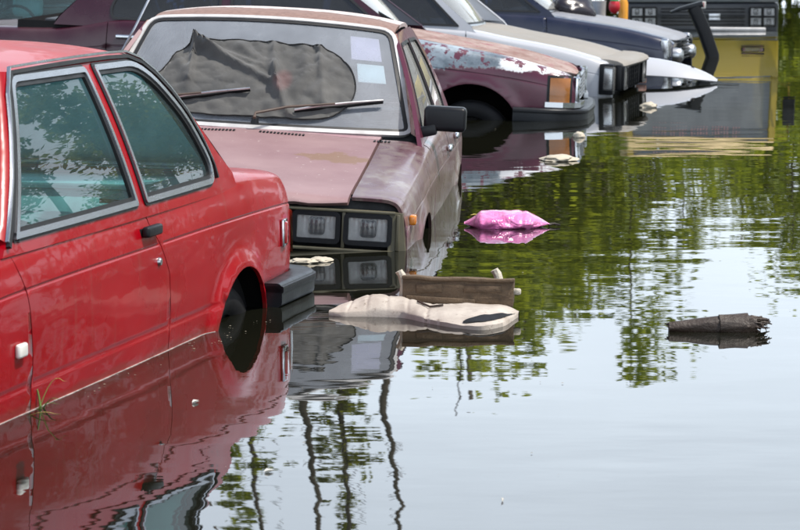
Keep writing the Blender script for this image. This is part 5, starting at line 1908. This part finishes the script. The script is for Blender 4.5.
LBL = dict(broad_a='broad light green tree on the bank of the flooded yard', broad_b='broad deep green tree on the bank of the flooded yard', sparse='thin-crowned light green tree on the bank of the flooded yard',
           slender='tall slender tree with wispy leaves on the bank of the flooded yard', feathery='tall feathery dark green tree on the bank of the flooded yard', bare='tall nearly bare leaning tree on the bank of the flooded yard',
           shrub_a='low deep green shrub lining the banks of the flooded yard', shrub_b='low light green shrub lining the banks of the flooded yard')
def plant(kind, x, y, sc=1., sz=None, rz=None):
    cm, tm_, h = kinds[kind]
    nm = 'shrub' if kind.startswith('shrub') else 'tree'
    o = empty(nm, Matrix.Translation((x, y, terrain(x, y) - .05)))
    o.scale = (sc, sc, sz or sc)
    o.rotation_euler = (0, 0, rng.uniform(0, 6.28) if rz is None else rz)
    tag(o, LBL[kind], nm, {'tree': 'trees on the banks of the flooded yard', 'shrub': 'shrubs on the banks of the flooded yard'}[nm])
    link(bpy.data.objects.new('crown', cm), o)
    link(bpy.data.objects.new('trunk', tm_), o)
def refl(px, ytop, d):
    """bank position and height whose mirror image in the water reaches picture row ytop in column px"""
    return (px - 400) / 2900 * d, (ytop + 80) / 2900 * d - 1.35
def tree_at(kind, px, ytop, d, sw=None):
    x, top = refl(px, ytop, d)
    h = kinds[kind][2]
    zt = (top - terrain(x, d)) / (h * 1.0)
    plant(kind, x, d, sw or zt, zt)
for kind, px, yt, d, sw in (
        ('broad_b', 470, 385, 62, 1.15), ('broad_a', 535, 350, 65, 1.1), ('broad_b', 505, 300, 70, 1.1), ('broad_a', 585, 320, 67, 1.0), ('sparse', 640, 375, 63, 1.0),
        ('sparse', 690, 250, 66, .8), ('broad_a', 738, 235, 68, .75), ('sparse', 790, 262, 64, .9), ('broad_a', 850, 300, 66, 1.), ('broad_b', 930, 280, 66, 1.), ('broad_a', 1010, 330, 68, 1.1),
        ('bare', 302, 540, 63, 1.0), ('slender', 340, 600, 64, .8), ('bare', 372, 570, 61, .75), ('feathery', 236, 560, 63, .85), ('slender', 266, 420, 62, .7), ('slender', 195, 520, 64, .85), ('feathery', 160, 600, 66, 1.),
        ('broad_a', 330, 330, 66, 1.0), ('broad_b', 400, 340, 68, .9), ('broad_b', 250, 330, 67, 1.), ('broad_b', 90, 400, 66, 1.1), ('broad_a', 10, 440, 66, 1.1), ('broad_b', -90, 420, 68, 1.2), ('feathery', -150, 560, 66, 1.1)):
    tree_at(kind, px, yt, d, sw)
for i in range(34):
    px = -260 + i * 41 + rng.uniform(-8, 8)
    d = rng.uniform(58.5, 61.5)
    x, top = refl(px, 165 + rng.uniform(-28, 22), d)
    kd = rng.choice(['shrub_a', 'shrub_b'])
    plant(kd, x, d, rng.uniform(.85, 1.1), max(.6, (top - terrain(x, d)) / 3.1))
# banks at either side, outside the frame; the right-hand trees are added close in to darken the red car's reflections
for i in range(13):
    y = 4 + i * 5.2
    plant(rng.choice(['broad_a', 'broad_b', 'sparse']), -rng.uniform(48, 54), y + rng.uniform(-1.5, 1.5), rng.uniform(.85, 1.15))
for i in range(21):
    y = -4 + i * 2.9
    plant(rng.choice(['broad_a', 'broad_b', 'broad_b', 'feathery']), rng.uniform(21.5, 24), y + rng.uniform(-1, 1), rng.uniform(.9, 1.15))
    plant(rng.choice(['shrub_a', 'shrub_b']), rng.uniform(19.8, 21.5), y + rng.uniform(-1, 1), rng.uniform(.7, 1.0))
for i in range(8):
    plant(rng.choice(['broad_a', 'broad_b', 'feathery']), -18 - i * 4.2, rng.uniform(62, 70), rng.uniform(.8, 1.1))
    plant(rng.choice(['broad_a', 'broad_b', 'feathery']), 15 + i * 3., rng.uniform(61, 68), rng.uniform(.7, 1.0))

for i in range(17):      # growth along the left stretch of the far bank
    x = -15.5 - i * 1.75
    plant(rng.choice(['shrub_a', 'shrub_b']), x, rng.uniform(58.5, 61.5), rng.uniform(.9, 1.2), rng.uniform(.9, 1.5))
    if i % 2:
        plant(rng.choice(['broad_a', 'broad_b']), x, rng.uniform(63, 69), rng.uniform(.8, 1.1))
